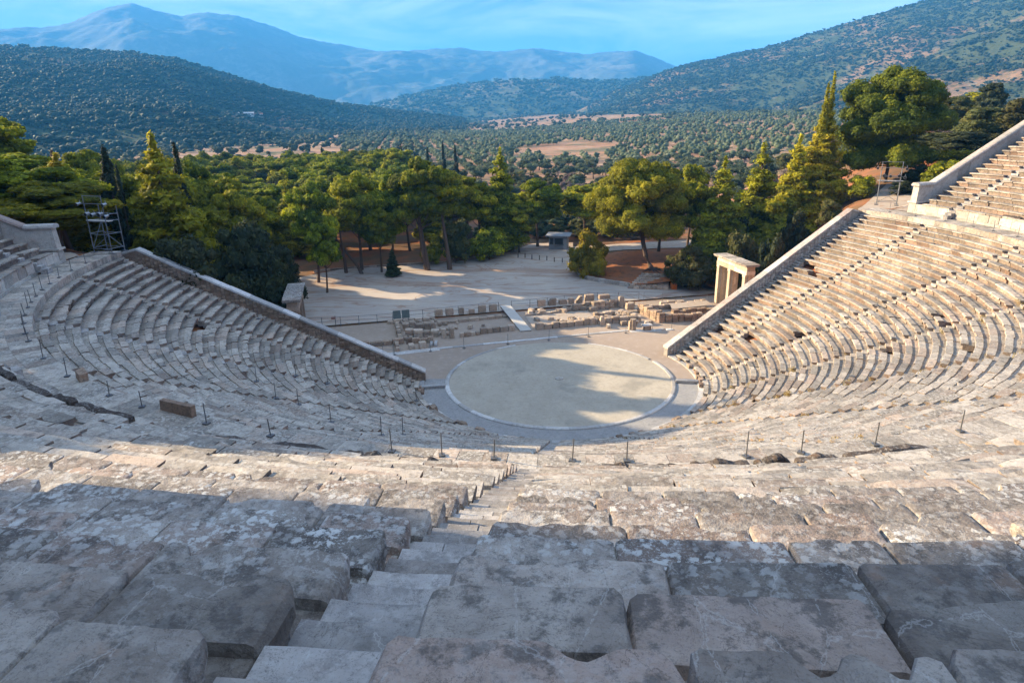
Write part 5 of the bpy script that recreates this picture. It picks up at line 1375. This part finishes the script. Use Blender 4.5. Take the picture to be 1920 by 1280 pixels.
for i in range(16):
    x, y = -66+r.uniform(-3, 3)+(i % 2)*9, 10+i*2.6
    if free(x, y, 4.5, placed): placed.append((x, y)); plant('pine_tree', P_pine[r.randrange(5)], (12, 8), x, y, 18.2+r.uniform(-.6, .4), 9.5, M['pine'], 'dense tall pine behind the left scaffold tower', 'pine tree', 'tall pines behind the left scaffold')
# slim cypresses at the back of the wood
for b, d, zt, w in [(-20.6, 255, 12.6, 2.2), (-19.9, 262, 9.5, 1.8), (-15.9, 240, 12.8, 2.1), (-14.6, 246, 12.3, 2.0), (-14.3, 238, 13.6, 2.4), (-13.9, 243, 12.4, 2.2), (-13.6, 240, 11.4, 2.0), (-12.2, 236, 12.6, 2.2), (-10.9, 232, 14.6, 2.3), (-9.9, 226, 13.4, 2.6), (-41.4, 150, 14.5, 2.6)]:
    x = CP[0]+d*math.sin(rad(b)); y = CP[1]+d*math.cos(rad(b))
    plant('cypress_tree', P_cyp[r.randrange(2)], D['cyp'], x, y, zt, w, M['cypress'], 'slim dark cypress standing at the back of the pine wood', 'cypress tree', 'slim cypresses at the back of the wood')
x, y = CP[0]+118*math.sin(rad(-38.9)), CP[1]+118*math.cos(rad(-38.9))
plant('dead_tree', P_cyp[1], D['cyp'], x, y, 18.8, 3.0, M['dry'], 'reddish brown dead conifer standing behind the far left pines', 'dead tree')
# trees on the hill round the top of the theatre, left: they throw the evening shade over the seats
hillt = []
def belt(q0, q1, R_, top, step):
    q = q0
    while q < q1:
        th = -math.degrees(math.acos(max(-1, min(1, -q/R_))))-15.0
        x, y, _ = pol(R_, th); hillt.append((R_, th, top+r.uniform(-.8, .8)-T(x, y))); q += step
belt(-60, -50.6, 61, 43.0, 2.5); belt(-66, -51.3, 68, 46, 3.0); belt(-74, -54, 77, 49, 3.6)
belt(-47, -30, 60.5, 31.6, 2.6); belt(-32, -13, 64, 30.0, 3.0); belt(-30, -10, 70, 31.5, 3.6)
for (R_, th, h) in hillt:
    x, y, _ = pol(R_, th); g = T(x, y)
    if math.degrees(math.atan2(x-CP[0], y-CP[1])) > -45.5: continue
    plant('pine_tree', P_pine[r.randrange(5)], (12, 8), x, y, g+h, max(6.5, min(10, h*.72)), M['pine'], 'pine on the hill above the left end of the upper seats', 'pine tree', 'pines on the hill above the upper left seats')
# scrub between the forecourt wood and the olive groves
cnt = 0; tries = 0
while cnt < 260 and tries < 6000:
    tries += 1
    b = r.uniform(-13, 31); d = r.uniform(118, 232)
    if b < -8 and d < 150: continue
    x = CP[0]+d*math.sin(rad(b)); y = CP[1]+d*math.cos(rad(b))
    if not free(x, y, 3.4, placed): continue
    placed.append((x, y)); cnt += 1; q = r.random(); g = T(x, y); w = r.uniform(3.5, 7)
    m, nm = (('shrub', 'olive brown'), ('grey', 'greyish'), ('olive', 'grey green'), ('oak', 'dark green'))[0 if q < .42 else 1 if q < .6 else 2 if q < .88 else 3]
    plant('bush', P_shr[r.randrange(3)], D['shr'], x, y, g+w*r.uniform(.5, .75), w, M[m], nm+' bush in the scrub between the big pine and the olive groves', 'bush', nm+' bushes of the scrub before the olive groves', trunk=False)
# right side: bushes and trees behind the upper right wall
cnt = 0; tries = 0
while cnt < 70 and tries < 3000:
    tries += 1
    b = r.uniform(27, 47); d = r.uniform(118, 210); x = CP[0]+d*math.sin(rad(b)); y = CP[1]+d*math.cos(rad(b))
    if not free(x, y, 5, placed): continue
    placed.append((x, y)); cnt += 1; g = T(x, y); w = r.uniform(5, 8.5)
    q = r.random(); k, m = (('oak', 'shrub') if q < .5 else ('oak', 'oak') if q < .8 else ('pine', 'pine'))
    plant('oak_tree' if k == 'oak' else 'pine_tree', PR[k][r.randrange(2)], D[k], x, y, g+r.uniform(5, 8), w, M[m], {'shrub': 'olive brown low tree on the slope behind the upper right wall', 'oak': 'dark low tree on the slope behind the upper right wall', 'pine': 'green pine on the slope behind the upper right wall'}[m], 'tree', 'trees on the slope behind the upper right wall')
# olive groves: the 300 nearest as trees, the rest of the planting as one mass
def proto_far(k):
    rng = np.random.default_rng(700+k); V, F, Tn, off = [], [], [], 0
    for i in range(4):
        c = np.array([rng.uniform(-1, 1), rng.uniform(-1, 1), 1.9+rng.uniform(0, 1.1)]); v = c+IV0*np.array([1.25, 1.25, 1.05])*rng.uniform(.7, 1.25, (12, 1)); V.append(v); F.append(IF0+off); off += 12; Tn.append(np.full(12, rng.uniform(.1, .9)))
    n = 22; p = np.concatenate([x_[rng.integers(0, 12, 6)] for x_ in V])[:n]; a = rng.normal(size=(len(p), 3))*.45; b = rng.normal(size=(len(p), 3))*.35
    V.append(np.stack([p+a, p+b, p-a-b*.5], 1).reshape(-1, 3)); F.append(off+np.arange(len(p)*3).reshape(-1, 3)); Tn.append(np.repeat(rng.uniform(.2, 1, len(p)), 3))
    return np.concatenate(V), np.concatenate(F), np.concatenate(Tn)
FAR = [proto_far(k) for k in range(6)]
def mass(name, P, S, mat, label, cat, rng, tv=.6):
    Vs, Fs, Ts = [], [], []; off = 0
    kk = rng.integers(0, 6, len(P)); ang = rng.uniform(0, 6.28, len(P))
    for k in range(6):
        I = np.where(kk == k)[0]
        if len(I) == 0: continue
        V, F, t = FAR[k]; c, s = np.cos(ang[I])[:, None], np.sin(ang[I])[:, None]
        X = (V[None, :, 0]*c-V[None, :, 1]*s)*S[I, 0][:, None]+P[I, 0][:, None]; Y = (V[None, :, 0]*s+V[None, :, 1]*c)*S[I, 0][:, None]+P[I, 1][:, None]
        Z = (V[None, :, 2]-.55)*S[I, 1][:, None]+P[I, 2][:, None]
        Vs.append(np.stack([X, Y, Z], -1).reshape(-1, 3)); Fs.append((F[None]+(off+np.arange(len(I))*len(V))[:, None, None]).reshape(-1, 3)); off += len(I)*len(V)
        Ts.append(np.clip(t[None]*tv+rng.random(len(I))[:, None]*.45, 0, 1).ravel())
    o = link(name, npmesh(name, np.concatenate(Vs), np.concatenate(Fs), np.concatenate(Ts)), mat)
    return tag(o, label, cat, kind='stuff')
ol = []
ga = rad(14)
for i in range(-110, 111):
    for j in range(-110, 111):
        x0, y0 = i*8.2+r.uniform(-1.4, 1.4), 330+j*7.6+r.uniform(-1.4, 1.4)
        x = x0*math.cos(ga)-(y0-330)*math.sin(ga); y = x0*math.sin(ga)+(y0-330)*math.cos(ga)+330
        d = math.hypot(x-CP[0], y-CP[1]); b = bearing(x, y)
        if not (214 < d < 1000) or b < -19 or b > 46: continue
        if d < 262 and b < -12: continue
        if b > 26 and d < 250: continue
        dens = float(vnoise(x*.012+5, y*.012, 9)); 
        if dens < .22 or r.random() < .24+.10*(dens < .42): continue
        ol.append((d, x, y))
ol.sort(); near, rest = ol[:300], ol[300:]
for d, x, y in near:
    g = T(x, y); w = r.uniform(4.2, 6.4)
    plant('olive_tree', P_oli[r.randrange(4)], D['oli'], x, y, g+w*r.uniform(.72, .88), w, M['olive'], 'grey green olive tree standing in the near rows of the grove on red soil', 'olive tree', 'olive trees of the near grove rows')
rng = np.random.default_rng(8)
XY = np.array([(x, y) for d, x, y in rest]); Zs = terr(XY[:, 0], XY[:, 1]); sc_ = rng.uniform(.95, 1.4, len(XY))
mass('olive_grove', np.column_stack([XY, Zs]), np.column_stack([sc_, sc_*rng.uniform(.9, 1.1, len(XY))]), M['olive'], 'far olive grove covering the plain with grey green trees', 'olive grove', rng)
# hedges and scrub of the far plain
n = 9000; b = rng.uniform(-46, 46, n)**1; b = np.where(rng.random(n) < .35, rng.uniform(-46, -12, n), b); d = np.sqrt(rng.uniform(250**2, 2600**2, n)); x = CP[0]+d*np.sin(np.radians(b)); y = CP[1]+d*np.cos(np.radians(b))
k = ((fbm(x*.004, y*.004, 3, 33) > .47) & (d > 800)) | ((b < -12) & (fbm(x*.01, y*.01, 3, 34) > .40)); x, y, d = x[k], y[k], d[k]; s = rng.uniform(.7, 1.9, len(x))*(1+d/2600)
mass('plain_scrub', np.column_stack([x, y, terr(x, y)]), np.column_stack([s, s*.8]), M['oak'], 'dark scattered scrub and hedges on the far plain', 'scrub', rng)

# ------------------------------------------------------------------ hills and mountain
RID = {
 'left': [(-75, .02), (-60, .045), (-52.42, .0572), (-45.72, .0693), (-40.39, .0786), (-37.49, .0785), (-32.76, .0782), (-30.11, .0717), (-27.04, .0544), (-23.42, .0333), (-19.53, .019), (-16.28, .0091), (-13.77, .0028), (-9.49, -.006), (-7, -.012)],
 'mid': [(-24, -.004), (-18.78, .0063), (-14.55, .0206), (-9.82, .037), (-5.52, .0449), (-1.24, .0456), (2.16, .0422), (5.08, .0437), (8.77, .0393), (11.2, .0327), (17.01, .0187), (24.08, .006)],
 'right': [(-1, -.006), (1.5, .012), (3.02, .025), (5.5, .0408), (7.92, .0525), (10.29, .0592), (14.81, .0749), (18.32, .0905), (21.6, .1048), (24.67, .1178), (27.52, .1295), (29.39, .1366), (33.85, .1468), (41.95, .1546), (55, .15), (75, .08)],
 'far': [(-80, .02), (-60, .045), (-54.31, .056), (-45.59, .0792), (-40.13, .0996), (-38.39, .1027), (-36.22, .1101), (-33.86, .1275), (-32.35, .134), (-30.94, .1269), (-29.28, .1233), (-27.84, .1278), (-25.72, .1253), (-23.58, .1156), (-21.39, .1016), (-18.3, .0929), (-15.92, .0844), (-14.7, .083), (-11.78, .0861), (-9.69, .0871), (-7.59, .0826), (-5.48, .0806), (-3.36, .084), (-1.25, .0799), (.85, .0756), (2.93, .0773), (4.58, .0785), (6.25, .0675), (8.12, .0531), (10.78, .0383), (17.07, .0088), (30.32, -.0023), (60, -.01)]}
def hill_fn(key, d0f, d1, p, rel, rscale, base=-6.0, ridge=0.0, seed=0):
    A, E_ = np.array(RID[key]).T
    def f(az, t):                     # az in degrees, t 0 at the foot .. 1 at the ridge .. 1.35 behind it
        d0 = d0f(az); d = d0+(d1-d0)*t; hr = CP[2]+d1*np.interp(az, A, E_)
        x = CP[0]+d*np.sin(np.radians(az)); y = CP[1]+d*np.cos(np.radians(az))
        tt = np.minimum(t, 1)
        prof = tt**p*.55+.45*(tt*tt*(3-2*tt)); prof = np.where(t > 1, 1-(t-1)**1.3*1.6, prof)
        n = fbm(x/rscale, y/rscale, 6, seed, .52)-.5; rg = 1-np.abs(fbm(x/(rscale*1.3)+7, y/(rscale*1.3), 5, seed+3)-.5)*2
        h = base+(hr-base)*prof+(n*rel*2+(rg-.75)*rel*1.4)*np.clip(tt*(1.06-tt)*4, 0, 1)*np.clip((hr-base)/60, .05, 1)
        h = h+(fbm(x/25., y/25., 3, seed+9)-.5)*ridge
        return x, y, h
    return f
HF = {'left': hill_fn('left', lambda a: 340+np.maximum(0, a+30)*36, 1750, 1.5, 20, 330, seed=40, ridge=5),
      'mid': hill_fn('mid', lambda a: 2000+0*a, 3000, 1.3, 34, 500, seed=60, ridge=8),
      'right': hill_fn('right', lambda a: np.interp(a, [0, 8, 16, 24, 32, 45, 70], [1500, 1250, 900, 560, 330, 260, 260]), 2300, 1.9, 42, 420, seed=80, ridge=6),
      'far': hill_fn('far', lambda a: 3400+0*a, 5800, 1.25, 75, 430, base=-30, seed=90, ridge=14)}
def hill_mat(name, green, green2, soil, soil2, rock, patch=(.5, .62), sc=1.0, rockp=(.6, .7)):
    m = NT(name); p = m.pos()
    g = m.mix(m.noise(p, .02*sc, 6, .7), green, green2); s = m.mix(m.noise(p, .01*sc, 5, .6), soil, soil2)
    n = m.math('ADD', m.math('MULTIPLY', m.noise(p, .0035*sc, 6, .62), .65), m.math('MULTIPLY', m.noise(p, .03*sc, 7, .72), .35))
    col = m.mix(m.ramp(n, *patch), g, s)
    col = m.mix(m.ramp(m.noise(p, .012*sc, 8, .75), *rockp), col, rock)
    v = m.voro(p, .16*sc); col = m.mix(m.ramp(v, .55, .30, 0, .55), col, green)
    return m.fin(col, .97, m.bump(m.noise(p, .06*sc, 7, .7), .7, 5), spec=.05)
HM = {'left': hill_mat('scrub_hillside', (.035, .052, .030), (.06, .078, .04), (.19, .12, .07), (.26, .15, .09), (.22, .19, .15), (.51, .60), 1.0, (.60, .72)),
      'mid': hill_mat('blue_green_hillside', (.05, .065, .04), (.075, .09, .05), (.20, .16, .11), (.16, .13, .09), (.22, .20, .17), (.50, .60), .7, (.6, .72)),
      'right': hill_mat('dry_scrub_hillside', (.045, .058, .030), (.075, .085, .04), (.21, .125, .07), (.24, .15, .09), (.33, .29, .24), (.50, .60), 1.0, (.60, .70)),
      'far': hill_mat('bare_mountain_rock', (.085, .10, .095), (.06, .075, .07), (.14, .14, .13), (.11, .115, .11), (.19, .185, .17), (.42, .58), .28, (.5, .66))}
for key, nm, na, nt_ in (('left', 'hill', 420, 150), ('mid', 'hill', 300, 70), ('right', 'hill', 440, 190), ('far', 'mountain', 620, 130)):
    A = np.array(RID[key]).T[0]; az = np.linspace(A[0], A[-1], na); t = np.concatenate([np.linspace(0, 1, nt_)**1.25, np.linspace(1.02, 1.6, 12)])
    AZ, TT = np.meshgrid(az, t); X, Y, Z = HF[key](AZ, TT); nx = na
    i = (np.arange(len(t)-1)[:, None]*nx+np.arange(nx-1)[None]).ravel()
    o = link(nm, npmesh(nm, np.stack([X.ravel(), Y.ravel(), Z.ravel()], 1), np.stack([i, i+1, i+nx+1, i+nx], 1), smooth=True), HM[key]); tag(o, kind='structure')
def scrub_on(key, n, tmin, tmax, thr, s0, s1, mat, label, azr, seed, fl=.72):
    rng = np.random.default_rng(seed); az = rng.uniform(*azr, n); t = tmin+(tmax-tmin)*rng.random(n)**.8
    x, y, z = HF[key](az, t); f = fbm(x*.0045, y*.0045, 4, seed)*.6+fbm(x*.02, y*.02, 3, seed+2)*.4
    k = f > thr-.25*(rng.random(n) < .25); x, y, z = x[k], y[k], z[k]; s = rng.uniform(s0, s1, len(x))*rng.choice([.8, 1, 1.2, 1.8], len(x))
    mass('scrub', np.column_stack([x, y, z]), np.column_stack([s, s*fl]), mat, label, 'scrub', rng, .3)
scrub_on('left', 34000, .02, 1.0, .44, .40, 1.7, M['hillgreen'], 'dark scrub covering the left hill', (-48, -9), 1)
scrub_on('right', 38000, .0, 1.0, .44, .42, 1.6, M['hillgreen'], 'dark scrub scattered over the dry right hillside', (1, 46), 2)
scrub_on('mid', 5000, .05, 1.0, .45, 1.8, 3.2, M['hillgreen'], 'blue green scrub on the low middle hill', (-20, 14), 3)
# farm buildings on the left hill and in the plain
def farm(bd, d, w, dp, h, label, mat='hut', roof='tile', rz=0.0, z=None, key=None, n=3):
    az = bd; x = CP[0]+d*math.sin(rad(az)); y = CP[1]+d*math.cos(rad(az))
    if key:
        d0, d1 = {'left': (340+max(0, az+30)*36, 1750)}[key]; _, _, zz = HF[key](np.array([az]), np.array([(d-d0)/(d1-d0)])); z = float(zz[0])
    else: z = T(x, y)
    e = empty('farm_building', (x, y, z), rad(-az)+rz); tag(e, label, 'building')
    mb = MB(); mb.box((0, 0, h/2-1.5), (w, dp, h+3)); mb.build('wall', M[mat], e)
    mb = MB(); hw, hd = w/2+.6, dp/2+.6
    mb.add([(-hw, -hd, h), (hw, -hd, h), (hw, hd, h), (-hw, hd, h), (-hw, 0, h+dp*.22), (hw, 0, h+dp*.22)], [(0, 1, 5, 4), (2, 3, 4, 5), (1, 2, 5), (3, 0, 4), (3, 2, 1, 0)]); mb.build('roof', M[roof], e)
    for i in range(n):
        f = MB(); f.box((-w/2+w*(i+.5)/n, -dp/2-.05, h*.5), (w/n*.45, .15, h*.45)); f.build('window', M['glass'], e)
farm(-25.9, 1120, 22, 8, 3.2, 'long pale building in the clearing on the left hill', key='left', n=5, roof='hut')
farm(-25.0, 1130, 12, 7, 3.2, 'shorter red roofed building beside the long one on the left hill', key='left')
farm(-15.3, 1500, 26, 10, 6, 'tiny white building at the foot of the left hill', 'white', 'white')
# ------------------------------------------------------------------ air
mb = MB(); lo = [(-9600, -2700, -60), (9600, -2700, -60), (9600, 10200, -60), (-9600, 10200, -60)]; mb.hexa(lo, [(a, b, 850) for a, b, c in lo])
m = NT('haze_air'); vp = m.n('ShaderNodeVolumePrincipled'); vp.inputs['Color'].default_value = (.08, .44, 1.0, 1); vp.inputs['Density'].default_value = HAZE = 1.8e-4
vp.inputs['Anisotropy'].default_value = .0
m.l(vp.outputs[0], m.out.inputs['Volume'])
hz = mb.build('haze', m.m, fix=True); tag(hz, kind='stuff'); tag(hz, 'thin blue haze hanging over the valley and mountains', 'haze')

# ------------------------------------------------------------------ light
AZS, ELS = 165.0, 20.0                # direction towards the sun: angle from +x, elevation
w = bpy.data.worlds.new("World"); SC.world = w; w.use_nodes = True
nt = w.node_tree; nt.nodes.clear()
N = nt.nodes.new; Lk = nt.links.new
out = N('ShaderNodeOutputWorld'); bg = N('ShaderNodeBackground'); sky = N('ShaderNodeTexSky')
sky.sky_type = 'NISHITA'; sky.sun_disc = False; sky.sun_elevation = rad(ELS); sky.sun_rotation = rad(90-AZS)
sky.altitude = 300; sky.air_density = 1.0; sky.dust_density = .15; sky.ozone_density = 4.0
tint = N('ShaderNodeMix'); tint.data_type = 'RGBA'; tint.blend_type = 'MULTIPLY'; tint.inputs[0].default_value = 1
Lk(sky.outputs[0], tint.inputs[6]); tint.inputs[7].default_value = (.50, .52, 1.15, 1)
# thin high cloud, laid on the sky's own directions
tc = N('ShaderNodeTexCoord'); mp = N('ShaderNodeMapping'); mp.inputs['Scale'].default_value = (1.2, 1.2, 6.0); mp.inputs['Rotation'].default_value = (0, .12, .3); Lk(tc.outputs['Generated'], mp.inputs[0])
n1 = N('ShaderNodeTexNoise'); n1.inputs['Scale'].default_value = 2.6; n1.inputs['Detail'].default_value = 9; n1.inputs['Roughness'].default_value = .62; n1.inputs['Distortion'].default_value = .6; Lk(mp.outputs[0], n1.inputs['Vector'])
mr = N('ShaderNodeMapRange'); mr.inputs[1].default_value = .42; mr.inputs[2].default_value = .68; mr.inputs[3].default_value = 0; mr.inputs[4].default_value = .8; Lk(n1.outputs['Fac'], mr.inputs[0])
cl = N('ShaderNodeMix'); cl.data_type = 'RGBA'; Lk(mr.outputs[0], cl.inputs[0]); Lk(tint.outputs[2], cl.inputs[6]); cl.inputs[7].default_value = (5.2, 5.8, 6.2, 1)
# unseen bright cloud added to the upper sky, as fill light for the shade
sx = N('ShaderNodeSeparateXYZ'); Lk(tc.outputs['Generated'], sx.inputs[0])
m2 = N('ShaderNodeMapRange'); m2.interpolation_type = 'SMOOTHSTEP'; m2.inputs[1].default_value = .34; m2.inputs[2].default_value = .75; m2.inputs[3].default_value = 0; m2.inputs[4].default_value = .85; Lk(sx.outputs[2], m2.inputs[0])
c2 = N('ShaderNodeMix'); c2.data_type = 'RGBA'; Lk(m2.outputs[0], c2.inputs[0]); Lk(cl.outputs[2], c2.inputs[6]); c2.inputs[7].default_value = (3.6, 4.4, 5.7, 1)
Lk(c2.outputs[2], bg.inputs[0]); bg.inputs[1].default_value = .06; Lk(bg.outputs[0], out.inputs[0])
sl = bpy.data.lights.new('sun', 'SUN'); sl.energy = 5.0; sl.angle = rad(.6); sl.color = (1, .79, .51)
so = bpy.data.objects.new('sun', sl); COL.objects.link(so)
S = Vector((math.cos(rad(AZS))*math.cos(rad(ELS)), math.sin(rad(AZS))*math.cos(rad(ELS)), math.sin(rad(ELS)))); so.rotation_euler = S.to_track_quat('Z', 'Y').to_euler()
SC.render.engine = 'CYCLES'; cy = SC.cycles
cy.use_denoising = True; cy.use_adaptive_sampling = True; cy.adaptive_threshold = .02
cy.max_bounces = 5; cy.diffuse_bounces = 3; cy.glossy_bounces = 2; cy.transmission_bounces = 3; cy.volume_bounces = 0; cy.transparent_max_bounces = 6
vs_ = SC.view_settings; vs_.view_transform = 'Standard'; vs_.look = 'None'; vs_.exposure = 2.17; vs_.gamma = 1
print('script', round(time.time()-T0, 1))
